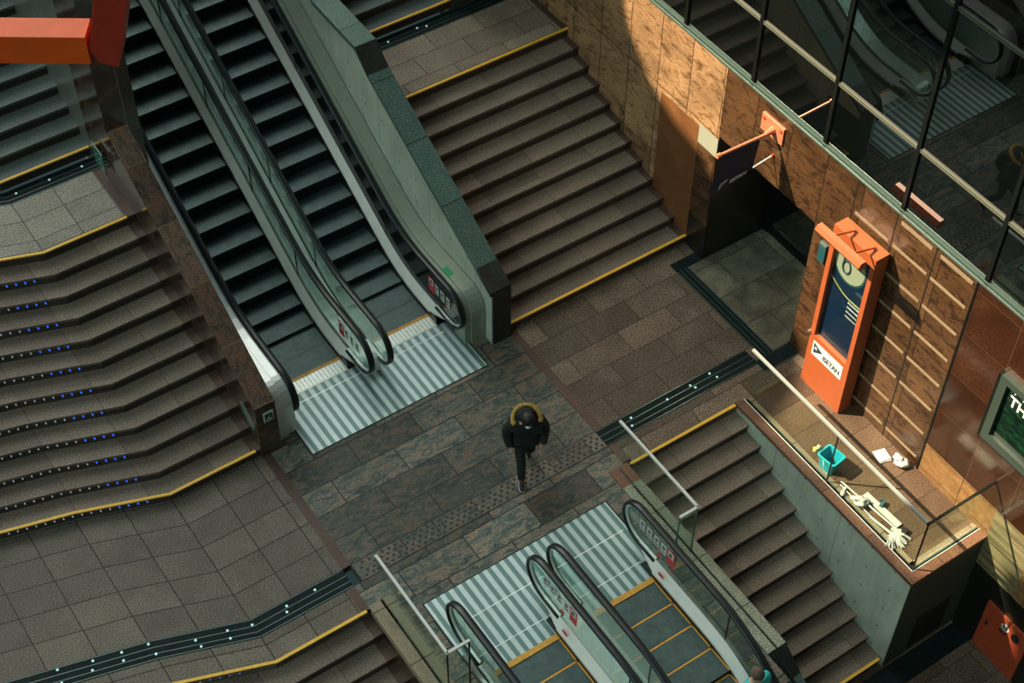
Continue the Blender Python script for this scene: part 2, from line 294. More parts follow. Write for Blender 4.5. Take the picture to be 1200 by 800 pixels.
M['hair'] = plain('black_hair', (0.004, 0.004, 0.004), 0.5, bump=0.6, nscale=80)
M['hair_brown'] = plain('brown_hair', (0.085, 0.055, 0.040), 0.6, noise=0.35, nscale=50, bump=0.7)
M['skin'] = plain('skin', (0.45, 0.27, 0.19), 0.55)
M['mask'] = plain('white_face_mask', (0.65, 0.68, 0.66), 0.8)
M['aqua_cloth'] = plain('aqua_cloth', (0.03, 0.45, 0.42), 0.8)
M['pack'] = plain('black_nylon', (0.005, 0.006, 0.006), 0.5, bump=0.5, nscale=20)
M['slot'] = stone('cream_inlay', [(0.3, (0.17, 0.125, 0.078)), (0.7, (0.23, 0.18, 0.115))], base_scale=4, speck=0.25, rough=0.5)
def led(name, col, s):
    m, n, b = new_mat(name); b.inputs['Emission Color'].default_value = (*col, 1); b.inputs['Emission Strength'].default_value = s
    b.inputs['Base Color'].default_value = (*col, 1); return m
M['led_blue'] = led('blue_led', (0.02, 0.12, 0.8), 1.0)
M['led_white'] = led('white_led', (0.40, 0.48, 0.60), 0.35)
M['stud'] = led('pale_floor_light', (0.45, 0.75, 0.72), 0.45)
def glass(name, tint, refl=0.1):
    m, n, b = new_mat(name); n.nodes.remove(b); o = n.nodes['Material Output']
    t = n.nodes.new('ShaderNodeBsdfTransparent'); t.inputs['Color'].default_value = (*tint, 1)
    g = n.nodes.new('ShaderNodeBsdfGlossy'); g.inputs['Roughness'].default_value = 0.03; g.inputs['Color'].default_value = (0.85, 1.0, 0.95, 1)
    lw = n.nodes.new('ShaderNodeLayerWeight'); lw.inputs['Blend'].default_value = 0.5
    fr = n.nodes.new('ShaderNodeMath'); fr.operation = 'POWER'; fr.inputs[1].default_value = 5.0; n.links.new(lw.outputs['Facing'], fr.inputs[0])
    k = n.nodes.new('ShaderNodeMath'); k.operation = 'ADD'; k.inputs[1].default_value = refl; k.use_clamp = True
    ms = n.nodes.new('ShaderNodeMixShader')
    n.links.new(fr.outputs[0], k.inputs[0]); n.links.new(k.outputs[0], ms.inputs[0]); n.links.new(t.outputs[0], ms.inputs[1]); n.links.new(g.outputs[0], ms.inputs[2])
    n.links.new(ms.outputs[0], o.inputs['Surface']); return m
M['glass'] = glass('clear_green_glass', (0.93, 0.97, 0.945), 0.006)
M['glass_esc'] = glass('balustrade_glass', (0.86, 0.93, 0.91), 0.045)
M['glass_edge'] = plain('green_glass_edge', (0.05, 0.16, 0.12), 0.2)

# ------------------------------------------------------------------ mesh builder
class MB:
    def __init__(s): s.v = []; s.f = []; s.uv = []; s.mi = []; s.mats = []
    def mat(s, m):
        if m not in s.mats: s.mats.append(m)
        return s.mats.index(m)
    def face(s, pts, m, uv=None):
        pts = [Vector(p) for p in pts]
        i = len(s.v); s.v += pts; s.f.append(tuple(range(i, i+len(pts)))); s.mi.append(s.mat(m))
        if uv is None:
            nrm = Vector((0, 0, 0))
            for a in range(len(pts)):
                p, q = pts[a], pts[(a+1) % len(pts)]
                nrm += Vector(((p.y-q.y)*(p.z+q.z), (p.z-q.z)*(p.x+q.x), (p.x-q.x)*(p.y+q.y)))
            ax = max(range(3), key=lambda k: abs(nrm[k]))
            uv = [((p.y, p.z), (p.x, p.z), (p.x, p.y))[ax] for p in pts]
        s.uv.append([tuple(u) for u in uv])
    def box(s, x0, x1, y0, y1, z0, z1, m, top=None):
        top = top or m
        c = [(x0, y0), (x1, y0), (x1, y1), (x0, y1)]
        s.prism_z(c, z0, z1, m, top)
    def prism_z(s, poly, z0, z1, m, top=None, uvf=None):
        a = sum(poly[i][0]*poly[(i+1) % len(poly)][1]-poly[(i+1) % len(poly)][0]*poly[i][1] for i in range(len(poly)))
        if a < 0: poly = poly[::-1]
        tp = [(x, y, z1) for x, y in poly]; bt = [(x, y, z0) for x, y in poly]
        s.face(tp, top or m, [uvf(p) for p in tp] if uvf else None); s.face(bt[::-1], m)
        for i in range(len(poly)):
            j = (i+1) % len(poly); s.face([bt[i], bt[j], tp[j], tp[i]], m)
    def prism_x(s, poly, x0, x1, m, top=None):
        a = sum(poly[i][0]*poly[(i+1) % len(poly)][1]-poly[(i+1) % len(poly)][0]*poly[i][1] for i in range(len(poly)))
        if a < 0: poly = poly[::-1]
        A = [(x0, y, z) for y, z in poly]; B = [(x1, y, z) for y, z in poly]
        s.face(B, m); s.face(A[::-1], m)
        for i in range(len(poly)):
            j = (i+1) % len(poly)
            up_ = (poly[j][0]-poly[i][0]) < 0    # counter-clockwise in YZ: top edges run toward -Y
            fp = [A[i], A[j], B[j], B[i]]
            s.face(fp, (top or m) if up_ else m)
    def obox(s, c, ax, ay, az, hx, hy, hz, m, top=None):
        c = Vector(c); ax, ay, az = [Vector(a).normalized() for a in (ax, ay, az)]
        P = lambda i, j, k: c+ax*hx*i+ay*hy*j+az*hz*k
        for q, mm in (([P(-1,-1,-1),P(-1,1,-1),P(1,1,-1),P(1,-1,-1)], m), ([P(-1,-1,1),P(1,-1,1),P(1,1,1),P(-1,1,1)], top or m),
                  ([P(-1,-1,-1),P(1,-1,-1),P(1,-1,1),P(-1,-1,1)], m), ([P(1,1,-1),P(-1,1,-1),P(-1,1,1),P(1,1,1)], m),
                  ([P(-1,1,-1),P(-1,-1,-1),P(-1,-1,1),P(-1,1,1)], m), ([P(1,-1,-1),P(1,1,-1),P(1,1,1),P(1,-1,1)], m)):
            s.face(q, mm)
    def tube(s, path, r, m, seg=10, sec=None, upv=(0, 0, 1), caps=True):
        """sweep a circle (or closed section of (side,up) offsets) along a path"""
        path = [Vector(p) for p in path]; rings = []
        n = len(path)
        for i, p in enumerate(path):
            t = (path[min(i+1, n-1)]-path[max(i-1, 0)]).normalized()
            sd = t.cross(Vector(upv))
            if sd.length < 1e-4: sd = t.cross(Vector((1, 0, 0)))
            sd.normalize(); u = sd.cross(t).normalized()
            rr = r[i] if isinstance(r, (list, tuple)) else r
            if sec: rings.append([p+sd*a+u*b for a, b in sec])
            else: rings.append([p+sd*rr*math.cos(2*math.pi*k/seg)+u*rr*math.sin(2*math.pi*k/seg) for k in range(seg)])
        K = len(rings[0]); base = len(s.v); mi = s.mat(m)
        for rg in rings: s.v += rg
        for i in range(n-1):
            for k in range(K):
                k2 = (k+1) % K
                s.f.append((base+i*K+k, base+i*K+k2, base+(i+1)*K+k2, base+(i+1)*K+k)); s.mi.append(mi); s.uv.append([(0, 0), (1, 0), (1, 1), (0, 1)])
        if caps:
            s.f.append(tuple(base+k for k in range(K))[::-1]); s.mi.append(mi); s.uv.append([(0, 0)]*K)
            s.f.append(tuple(base+(n-1)*K+k for k in range(K))); s.mi.append(mi); s.uv.append([(0, 0)]*K)
    def build(s, name, parent=None, smooth=False, bevel=0.0, subsurf=0, origin=None):
        off = Vector((0, 0, 0))
        if parent is not None:
            off = Vector(parent['_o'])
        elif origin is not None: off = Vector(origin)
        me = bpy.data.meshes.new(name)
        me.from_pydata([tuple(v-off) for v in s.v], [], s.f)
        for m in s.mats: me.materials.append(m)
        me.polygons.foreach_set('material_index', s.mi)
        ul = me.uv_layers.new(name='UVMap'); flat = [c for f in s.uv for u in f for c in u]
        ul.data.foreach_set('uv', flat)
        if smooth: me.polygons.foreach_set('use_smooth', [True]*len(s.f))
        me.update()
        if smooth or bevel > 0 or subsurf:
            import bmesh
            b = bmesh.new(); b.from_mesh(me); bmesh.ops.remove_doubles(b, verts=b.verts, dist=1e-5); bmesh.ops.recalc_face_normals(b, faces=b.faces); b.to_mesh(me); b.free()
        o = bpy.data.objects.new(name, me); COL.objects.link(o)
        if parent is not None:
            o.parent = parent; o['_o'] = tuple(off)
        else:
            o.location = off; o['_o'] = tuple(off)
        if bevel > 0:
            md = o.modifiers.new('bevel', 'BEVEL'); md.width = bevel; md.segments = 2; md.limit_method = 'ANGLE'
        if subsurf:
            md = o.modifiers.new('sub', 'SUBSURF'); md.levels = subsurf; md.render_levels = subsurf
        return o
def tag(o, label=None, cat=None, group=None, kind=None):
    if label: o['label'] = label
    if cat: o['category'] = cat
    if group: o['group'] = group
    if kind: o['kind'] = kind
    return o
def thing(name, loc, label, cat, group=None):
    o = bpy.data.objects.new(name, None); COL.objects.link(o); o.location = loc; o.empty_display_size = 0.1
    o['_o'] = tuple(loc); return tag(o, label, cat, group)
def kids(o): return [c for c in bpy.data.objects if c.parent == o]
def copy_tree(o, delta, parent=None):
    c = o.copy(); COL.objects.link(c)
    if parent is None: c.location = Vector(o.location)+Vector(delta); c['_o'] = tuple(Vector(o['_o'])+Vector(delta))
    else: c.parent = parent
    for k in kids(o): copy_tree(k, delta, c)
    return c
def text_mesh(s, name, mat, parent, org, xa, ya, size, extrude=0.002, align='CENTER', squeeze=1.0):
    """lettering standing on a surface: org = centre, xa = reading direction, ya = up direction of the letters"""
    cu = bpy.data.curves.new('t', 'FONT'); cu.body = s; cu.size = size; cu.extrude = extrude; cu.align_x = align; cu.align_y = 'CENTER'
    cu.offset = size*0.02
    t = bpy.data.objects.new('t', cu); COL.objects.link(t)
    bpy.context.view_layer.update()
    me = bpy.data.meshes.new_from_object(t.evaluated_get(bpy.context.evaluated_depsgraph_get()))
    bpy.data.objects.remove(t); bpy.data.curves.remove(cu)
    xa = Vector(xa).normalized(); ya = Vector(ya).normalized(); za = xa.cross(ya)
    off = Vector(parent['_o']); org = Vector(org)
    for v in me.vertices: v.co = org-off+xa*v.co.x*squeeze+ya*v.co.y+za*v.co.z
    me.materials.clear(); me.materials.append(mat); me.name = name
    o = bpy.data.objects.new(name, me); COL.objects.link(o); o.parent = parent; o['_o'] = tuple(off); return o

# ------------------------------------------------------------------ common measures
WX = 12.10                     # plane of the right-hand wall
K1, K2 = 3.31, 2.10            # where the left stair bends
def bend(x):
    if x >= K1: return 0.0
    if x >= K2: return (K1-x)*0.36
    return (K1-K2)*0.36+(K2-x)*0.265
YN, RI, TR = 12.92, 0.169, 0.295    # first nosing, riser, tread

# ------------------------------------------------------------------ floors
def floor_piece(name, polys, mat, z=0.0, th=0.12, bent=False):
    mb = MB()
    for p in polys: mb.prism_z(p, z-th, z, mat, uvf=(lambda q: (q[0], q[1]-bend(q[0]))) if bent else None)
    return tag(mb.build(name), kind='structure')
# central slate field; its brick grid restarts beside each landing plate
def rects(*r): return [[(a, c), (b, c), (b, d), (a, d)] for a, b, c, d in r]
floor_piece('floor_centre', rects((4.80, 8.76, 9.66, 10.40), (4.80, 8.76, 10.71, 12.56), (4.80, 5.28, 12.56, 13.2), (8.17, 8.76, 12.56, 13.3),
    (5.00, 5.28, 6.2, 9.66), (8.17, 8.50, 6.2, 9.66), (4.80, 5.00, 10.03, 9.66)), M['slate'])
floor_piece('floor_right', rects((8.89, 11.59, 10.71, 13.3), (8.89, 11.0, 9.98, 10.40), (11.59, 11.70, 12.66, 13.3), (11.70, WX, 12.66, 13.3)), M['brown'])
floor_piece('floor_recess', rects((11.80, 13.5, 10.47, 12.49)), M['recess_floor'])
def bent_strip(y0, y1, z, xs=(-4.0, K2, K1, 4.67)):
    return [[(a, y0+bend(a)), (b, y0+bend(b)), (b, y1+bend(b)), (a, y1+bend(a))] for a, b in zip(xs[:-1], xs[1:])]
floor_piece('floor_left', bent_strip(10.71, 13.0, 0, (-4, K2, K1, 4.67))+bent_strip(9.98, 10.40, 0, (-4, K2, K1, 4.67)), M['brown_left'], bent=True)
# brown border bands
mb = MB()
mb.box(4.67, 4.80, 10.71, 13.0, -0.12, 0.002, M['border']); mb.box(4.55, 4.67, 10.02, 10.40, -0.12, 0.004, M['border'])
mb.box(8.76, 8.89, 10.71, 13.0, -0.12, 0.002, M['border']); mb.box(8.76, 8.89, 10.06, 10.40, -0.12, 0.002, M['border']); mb.box(4.67, 4.80, 10.02, 10.40, -0.12, 0.002, M['slate'])
tag(mb.build('floor_border'), kind='structure')
mb = MB()
mb.box(4.80, 8.76, 10.40, 10.71, -0.12, 0.001, M['slate'])
tag(mb.build('floor_centre_band'), kind='structure')
# perforated drain stones through the slate field
t = thing('perforated_drain_stone', (6.7, 10.55, 0), 'row of slate slabs pierced with small dark holes across the middle of the landing', 'floor drain')
mb = MB()
mb.box(4.81, 8.75, 10.412, 10.698, 0.0, 0.006, M['slate_drain']); mb.build('slab', t)
mb = MB(); mb.box(4.80, 8.76, 10.398, 10.410, 0.0, 0.004, M['black']); mb.box(4.80, 8.76, 10.700, 10.712, 0.0, 0.004, M['black']); mb.build('edge_joint', t)
mb = MB()
r_ = random.Random(3)
x = 4.90
blk = 0
while x < 8.70:
    for j in range(4):
        xx_ = x+(0.05 if j % 2 else 0)
        if xx_ < 8.72 and r_.random() > 0.06:
            y = 10.455+j*0.066
            mb.box(xx_-0.020, xx_+0.020, y-0.018, y+0.018, 0.006, 0.0085, M['black'])
    x += 0.10
    blk += 1
for xs_ in (5.55, 6.15, 7.75, 8.05): mb.box(xs_-0.012, xs_+0.012, 10.50, 10.62, 0.006, 0.009, M['black'])
mb.build('drain_hole', t)['kind'] = 'stuff'

# dark drain gratings with pale studs
def drain(name, segs, label, studs, z=0.0, lines=(0.30, 0.62)):
    p0 = segs[0][0]
    t = thing(name, (p0[0], p0[1], z), label, 'floor drain')
    mb = MB(); ml = MB()
    for a, b, c, d in segs:     # a-b near edge, d-c far edge
        mb.prism_z([a, b, c, d], z-0.02, z+0.006, M['drain'])
        A, B, C_, D = map(Vector, ((*a, 0), (*b, 0), (*c, 0), (*d, 0)))
        for f in (0.04,)+lines+(0.96,):
            p = A.lerp(D, f); q = B.lerp(C_, f); w_ = (D-A)*0.016
            ml.prism_z([tuple((p-w_)[:2]), tuple((q-w_)[:2]), tuple((q+w_)[:2]), tuple((p+w_)[:2])], z, z+0.010, M['drain_line'])
    mb.build('channel', t); ml.build('grating_bar', t)
    for sx, sy in studs:
        m2 = MB(); m2.tube([(sx, sy, z+0.006), (sx, sy, z+0.016)], 0.017, M['stud'], 8); o = m2.build('light_stud', t)
    return t
drain('drain_grating', [((8.76, 10.40), (11.45, 10.40), (11.45, 10.71), (8.76, 10.71))], 'dark metal floor drain running from the slate field to the shop wall on the right',
      [(9.32, 10.62), (9.25, 10.50), (9.95, 10.60), (10.38, 10.62), (10.42, 10.55), (10.75, 10.64), (10.80, 10.53)])
drain('drain_grating', [((-4, 10.40+bend(-4)), (K2, 10.40+bend(K2)), (K2, 10.71+bend(K2)), (-4, 10.71+bend(-4))), ((K2, 10.40+bend(K2)), (K1, 10.40), (K1, 10.71), (K2, 10.71+bend(K2))),
      ((K1, 10.40), (4.67, 10.40), (4.67, 10.71), (K1, 10.71))], 'dark metal floor drain with many pale studs, bending below the left stair',
      [(4.22, 10.63), (3.80, 10.62), (3.76, 10.54), (3.30, 10.62), (2.98, 10.60), (3.00, 10.72), (2.62, 10.70), (2.60, 10.82), (2.10, 10.92), (2.08, 11.10), (1.72, 11.06), (1.75, 11.18), (1.34, 11.15), (1.40, 11.27), (0.95, 11.20), (0.98, 11.40), (0.55, 11.42)])
t = thing('door_channel', (11.6, 11.5, 0), 'dark grooved steel channel in the floor in front of the dark shop recess', 'floor drain')
mb = MB(); mb.box(11.59, 11.80, 10.47, 12.49, -0.02, 0.006, M['drain']); mb.box(11.45, 12.08, 10.21, 10.46, -0.02, 0.007, M['drain']); mb.box(11.59, WX, 12.49, 12.67, -0.02, 0.007, M['drain']); mb.build('channel', t)
mb = MB()
for x in (11.60, 11.655, 11.74, 11.79): mb.box(x-0.006, x+0.006, 10.47, 12.49, 0.004, 0.011, M['drain_line'])
for y in (10.22, 10.45): mb.box(11.45, 12.08, y-0.005, y+0.005, 0.004, 0.011, M['drain_line'])
mb.build('grating_bar', t)
mb = MB(); mb.box(11.0, 11.45, 9.98, 10.40, -0.12, 0.0, M['brown']); mb.box(11.45, WX, 9.98, 10.21, -0.12, 0.0, M['brown']); mb.box(11.45, WX, 10.21, 10.47, -0.12, -0.01, M['brown']); mb.box(11.45, 11.6, 10.40, 10.71, -0.12, 0.0, M['brown'])
tag(mb.build('floor_threshold'), kind='structure')

# ------------------------------------------------------------------ staircases
def stair(name, xs, noses, y_land, mat, mats=None, bent=True, bottom=None, border=None, ztop=None):
    """noses: list of (Y, z) from the lowest nosing to the topmost one; y_land: back edge of the top tread"""
    mb = MB(); bf = bend if bent else (lambda x: 0.0)
    for a, b, mt, mr in xs:
        for i, (y, z) in enumerate(noses):
            yb = noses[i+1][0]+0.03 if i+1 < len(noses) else y_land
            zb = noses[i-1][1] if i > 0 else (bottom if bottom is not None else z-RI)
            ya = y
            quad = [(a, ya+bf(a), z), (b, ya+bf(b), z), (b, yb+bf(b), z), (a, yb+bf(a), z)]
            mb.face(quad, mt, [(p[0], p[1]-bf(p[0])+i*3.1) for p in quad])
            lip = 0.045
            mb.face([(a, ya+bf(a), z-lip), (b, ya+bf(b), z-lip), (b, ya+bf(b), z), (a, ya+bf(a), z)], mt)
            mb.face([(a, ya+bf(a)+0.02, z-lip), (b, ya+bf(b)+0.02, z-lip), (b, ya+bf(b), z-lip), (a, ya+bf(a), z-lip)], mr)
            mb.face([(a, ya+bf(a)+0.02, zb-0.005), (b, ya+bf(b)+0.02, zb-0.005), (b, ya+bf(b)+0.02, z-lip), (a, ya+bf(a)+0.02, z-lip)], mr)
    o = mb.build(name); return tag(o, kind='structure')
def nosing_strip(parent, pts, label=None):
    mb = MB()
    for (x0, y0, z0), (x1, y1, z1) in zip(pts[:-1], pts[1:]):
        mb.prism_z([(x0, y0-0.012), (x1, y1-0.012), (x1, y1+0.032), (x0, y0+0.032)], z0-0.015, z0+0.004, M['yellow'])
    return mb.build('yellow_nosing_strip', parent)
noses = [(YN+TR*k, RI*(k+1)) for k in range(12)]
TB = 0.13
xs_r = [(8.72, WX-TB, M['tread'], M['riser']), (WX-TB, WX, M['border'], M['riser'])]
st = stair('staircase_right', xs_r, noses, 17.30, M['tread'], bent=False)
nosing_strip(st, [(8.76, YN, RI), (WX-0.02, YN, RI)]); nosing_strip(st, [(8.76, noses[-1][0], RI*12), (WX-0.02, noses[-1][0], RI*12)])
xs_l = [(-4, K2, M['tread'], M['riser']), (K2, K1, M['tread'], M['riser']), (K1, 4.67-TB, M['tread'], M['riser']), (4.67-TB, 4.70, M['border'], M['riser'])]
st = stair('staircase_left', xs_l, noses[:-1]+[noses[-1]], 17.32, M['tread'], bent=True)
def bentpts(y, z, x1): return [(-4, y+bend(-4), z), (K2, y+bend(K2), z), (K1, y, z), (x1, y, z)]
nosing_strip(st, bentpts(YN, RI, 4.60)); nosing_strip(st, bentpts(noses[-1][0], RI*12, 4.55))
# upper landings (pale pavers) and the second flights
ZL = RI*12
floor_piece('floor_upper_right', rects((8.76, WX-TB, noses[-1][0]+0.05, 17.30)), M['landing_pale_right'], z=ZL+0.004, th=0.1)
floor_piece('floor_upper_left', bent_strip(noses[-1][0]+0.05, 17.30, 0, (-4, K2, K1, 4.67-TB)), M['landing_pale'], z=ZL+0.004, th=0.1, bent=True)
drain('drain_grating', [((8.76, 17.28), (WX, 17.28), (WX, 17.56), (8.76, 17.56))], 'dark floor drain on the raised landing beyond the granite-topped concrete wall', [(9.55, 17.42), (10.1, 17.46), (10.25, 17.42)], z=ZL)
drain('drain_grating', [((-4, 17.28+bend(-4)), (K2, 17.28+bend(K2)), (K2, 17.56+bend(K2)), (-4, 17.56+bend(-4))), ((K2, 17.28+bend(K2)), (K1, 17.28), (K1, 17.56), (K2, 17.56+bend(K2))), ((K1, 17.28), (4.67, 17.28), (4.67, 17.56), (K1, 17.56))],
      'dark floor drain at the foot of the flight partly hidden by the red beam', [(3.45, 17.45), (3.95, 17.45), (4.45, 17.45)], z=ZL)
n2 = [(17.60+TR*k, ZL+RI*(k+1)) for k in range(16)]
st = stair('staircase_upper_right', [(8.70, 10.84, M['tread_teal'], M['riser'])], n2, 23.5, M['tread_teal'], bent=False)
nosing_strip(st, [(8.76, n2[0][0], n2[0][1]), (10.82, n2[0][0], n2[0][1])])
st = stair('staircase_upper_left', [(-4, K2, M['tread_teal'], M['riser']), (K2, K1, M['tread_teal'], M['riser']), (K1, 4.70, M['tread_teal'], M['riser'])], n2, 23.5, M['tread_teal'])
nosing_strip(st, bentpts(n2[0][0], n2[0][1], 4.66))
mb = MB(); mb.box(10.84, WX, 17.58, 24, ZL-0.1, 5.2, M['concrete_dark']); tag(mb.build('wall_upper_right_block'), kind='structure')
# lower flights: noses counted down from the landing
nl = [(9.98-0.2942*k, -0.1668*k) for k in range(13)][::-1]
xs_lr = [(8.78, 10.74, M['tread'], M['riser'])]
st = stair('staircase_lower_right', xs_lr, nl[:-1]+[(9.98, 0.0)], 10.0, M['tread'], bent=False, bottom=-2.17)
nosing_strip(st, [(8.85, 9.98, 0.0), (10.70, 9.98, 0.0)]); nosing_strip(st, [(8.85, nl[0][0], nl[0][1]), (10.70, nl[0][0], nl[0][1])])
st = stair('staircase_lower_left', [(-4, K2, M['tread'], M['riser']), (K2, K1, M['tread'], M['riser']), (K1, 4.67-TB, M['tread'], M['riser']), (4.67-TB, 4.70, M['border'], M['riser'])], nl[:-1]+[(9.98, 0.0)], 10.0, M['tread'], bent=True, bottom=-2.17)
nosing_strip(st, bentpts(9.98, 0.0, 4.62))
floor_piece('floor_lower', rects((8.6, 14, -2, 6.5), (10.7, 14, 6.5, 6.6)), M['brown'], z=-2.17)
floor_piece('floor_lower_left', rects((-4, 4.7, -2, 6.6)), M['brown_left'], z=-2.17)
mb = MB(); mb.box(10.9, WX, 6.02, 6.36, -2.17, -2.155, M['drain']); mb.box(8.9, 10.9, 6.02, 6.36, -2.17, -2.155, M['drain']); tag(mb.build('floor_lower_channel'), kind='structure')

# rows of small step lights under the nosings of the left stair
def led_rows():
    proto = {}
    rows = []
    for k in range(13):
        if k == 12: y0, z0, xr = 9.98, 0.0, 2.86
        else:
            y0, z0 = noses[k]; xr = 3.01+0.003*k
            if k == 11: xr = 2.50
        rows.append((k, y0, z0, xr))
    names = ['lowest', 'second', 'third', 'fourth', 'fifth', 'sixth', 'seventh', 'eighth', 'ninth', 'tenth', 'eleventh', 'topmost']
    for k, y0, z0, xr in rows:
        lab = 'small blue lights under the yellow edge of the stair going down from the landing' if k == 12 else \
              'tiny step lights under the %s step edge up from the floor on the bent stair' % names[k]
        t = thing('step_light_row', (xr, y0+bend(xr), z0-0.06), lab, 'step lights', 'step light rows on the left stair')
        n = 0; x = xr; i = 0
        while x > -0.2 and i < 16:
            y = y0+bend(x)+0.008; z = z0-0.075
            c = Vector((x, y, z)); wv = 0.012 if i < 4 else 0.010
            key = 'b' if i < 4 else 'w'
            if key not in proto:
                mb = MB(); mb.tube([(x, y+0.02, z), (x, y-0.012, z)], wv, M['led_blue'] if key == 'b' else M['led_white'], 8)
                o = mb.build('light', t); proto[key] = (o, c-Vector(t['_o']))
            else:
                src, rel = proto[key]; o = src.copy(); COL.objects.link(o); o.parent = t; o.location = (c-Vector(t['_o']))-rel
            x -= 0.116 if False else 0.1165; i += 1
led_rows()

# ------------------------------------------------------------------ stone walls between stairs and escalators
def ZW(y): return 1.06+0.578*(y-12.87)
# left wall: polished face toward the stair, veined ridge on top
mb = MB()
prof = [(12.89, -0.1), (12.89, 1.06), (16.60, ZW(16.60)), (16.60, -0.1)]
mb.prism_x(prof, 4.67, 4.98, M['wall_polished'], M['ridge'])
tag(mb.build('wall_left_ridge'), kind='structure')
mb = MB(); mb.box(4.67, 5.02, 16.60, 17.55, ZL-0.2, 7.0, M['wall_polished']); mb.box(4.67, 5.02, 17.55, 24, ZL-0.2, 7.0, M['pier_grey']); mb.box(5.02, 5.16, 16.60, 24, 1.5, 7.0, M['wall_polished']); tag(mb.build('wall_left_pier'), kind='structure')
for zz in (2.62, 3.02, 3.42, 3.82):
    pass
t = thing('accessibility_plate', (4.84, 12.885, 0.83), 'small square pictogram plate on the end of the brown stone wall beside the left escalator', 'sign')
mb = MB(); mb.box(4.78, 4.93, 12.872, 12.888, 0.72, 0.90, M['paper']); mb.build('plate', t)
mb = MB(); mb.box(4.80, 4.91, 12.866, 12.873, 0.74, 0.88, M['ink']); mb.build('panel', t)
mb = MB(); mb.tube([(4.865, 12.864, 0.85), (4.85, 12.864, 0.80), (4.88, 12.864, 0.78), (4.89, 12.864, 0.755)], 0.006, M['white'], 6); mb.build('pictogram', t); mb = MB(); mb.tube([(4.85+0.028*math.cos(a), 12.864, 0.782+0.028*math.sin(a)) for a in [i*0.5 for i in range(3, 13)]], 0.005, M['white'], 6); mb.build('pictogram', t)
t = thing('recessed_wall_light', (4.668, 13.15, 0.62), 'slim steel light slot low on the brown stone wall at the foot of the stair', 'light fitting')
mb = MB(); mb.prism_x([(12.98, 0.52), (12.98, 0.60), (13.33, 0.80), (13.33, 0.72)], 4.655, 4.669, M['steel']); mb.build('cover', t)
mb = MB(); mb.prism_x([(12.98, 0.46), (12.98, 0.51), (13.33, 0.71), (13.33, 0.66)], 4.652, 4.669, M['glass_edge']); mb.build('lens', t)
t = thing('glass_wall_tablet', (4.67, 17.1, 2.3), 'small clear glass tablet on the brown wall beside the left upper landing', 'sign')
mb = MB(); mb.box(4.60, 4.615, 16.86, 17.22, 2.25, 2.62, M['glass_edge']); mb.build('pane', t)
mb = MB(); mb.tube([(4.67, 16.95, 2.3), (4.60, 16.95, 2.3)], 0.012, M['steel'], 8); mb.tube([(4.67, 17.15, 2.3), (4.60, 17.15, 2.3)], 0.012, M['steel'], 8); mb.build('fixing', t)

# right stringer wall: concrete body with a granite coping
def ZC(y): return 1.12+0.552*(y-12.85)
mb = MB()
mb.prism_x([(12.86, -0.1), (12.86, ZC(12.86)-0.07), (16.02, ZC(16.02)-0.07), (16.36, 3.06), (17.6, 3.08), (24, 6.6), (24, -0.1)], 8.45, 8.74, M['concrete'])
tag(mb.build('wall_stringer'), kind='structure')
mb = MB()
def cop(y0, z0, y1, z1, m): mb.prism_x([(y0, z0-0.08), (y1, z1-0.08), (y1, z1), (y0, z0)], 8.42, 8.77, m)
cop(12.845, ZC(12.845), 13.20, ZC(13.20), M['coping_dark']); cop(13.20, ZC(13.20), 16.02, ZC(16.02), M['coping'])
cop(16.02, ZC(16.02), 16.36, 3.16, M['coping_dark']); cop(16.36, 3.16, 17.6, 3.18, M['coping']); cop(17.6, 3.18, 24, 6.7, M['coping'])
tag(mb.build('wall_stringer_coping'), kind='structure')
mb = MB(); mb.box(8.46, 8.765, 12.83, 12.86, -0.1, ZC(12.85)-0.07, M['coping_dark']); mb.box(8.741, 8.76, 12.86, 13.6, -0.1, 0.9, M['wall_black']); tag(mb.build('wall_stringer_end'), kind='structure')

# ------------------------------------------------------------------ right-hand wall
def wall_quad(mb, y0, y1, z0, z1, m, x=WX, th=0.02):
    mb.box(x-th, x+0.05, y0, y1, z0, z1, m)
mb = MB()
wall_quad(mb, 12.92, 13.82, 2.41, 3.80, M['wall_fig'])
wall_quad(mb, 13.82, 24.0, -0.1, 3.80, M['wall_fig'])
wall_quad(mb, 12.92, 13.82, -0.1, 2.41, M['wall_smooth'])
wall_quad(mb, 12.49, 12.92, 2.46, 3.80, M['wall_fig'])
wall_quad(mb, 12.50, 12.92, 2.11, 2.46, M['cream'])
wall_quad(mb, 12.50, 12.92, 0.7, 2.11, M['wall_figdark']); wall_quad(mb, 12.50, 12.92, -0.1, 0.7, M['wall_black'])  # foot of the column: its shadow is put in as dark and black stone
wall_quad(mb, 10.43, 12.50, 2.53, 3.80, M['wall_figdark'])
wall_quad(mb, 7.73, 10.43, -0.1, 3.80, M['wall_figdark'])
wall_quad(mb, 5.0, 7.73, 0.60, 3.80, M['wall_red'])
wall_quad(mb, 6.40, 7.73, -0.1, 0.60, M['wall_base']); wall_quad(mb, 5.72, 6.40, -0.62, 0.60, M['wall_olive']); wall_quad(mb, 3.0, 5.72, -0.62, 0.60, M['wall_base'])
wall_quad(mb, 2.0, 6.40, -2.2, -0.62, M['wall_black']); wall_quad(mb, 2.0, 5.0, 0.6, 3.8, M['wall_red'])
tag(mb.build('wall_right'), kind='structure')
mb = MB()   # cream inlays of the ribbed panels
for k in range(7):
    z = 3.25-0.51*k
    for y0, y1 in ((8.48, 9.09), (7.80, 8.41), (9.18, 9.80)):
        if y1 > 9.5 and k < 5: pass
        if z > 0.1: mb.box(WX-0.026, WX-0.018, y0, y1, z-0.022, z+0.022, M['slot'])
for y0, y1 in ((8.50, 9.05), (7.80, 8.35)): mb.box(WX-0.026, WX-0.018, y0, y1, 3.66, 3.72, M['slot'])
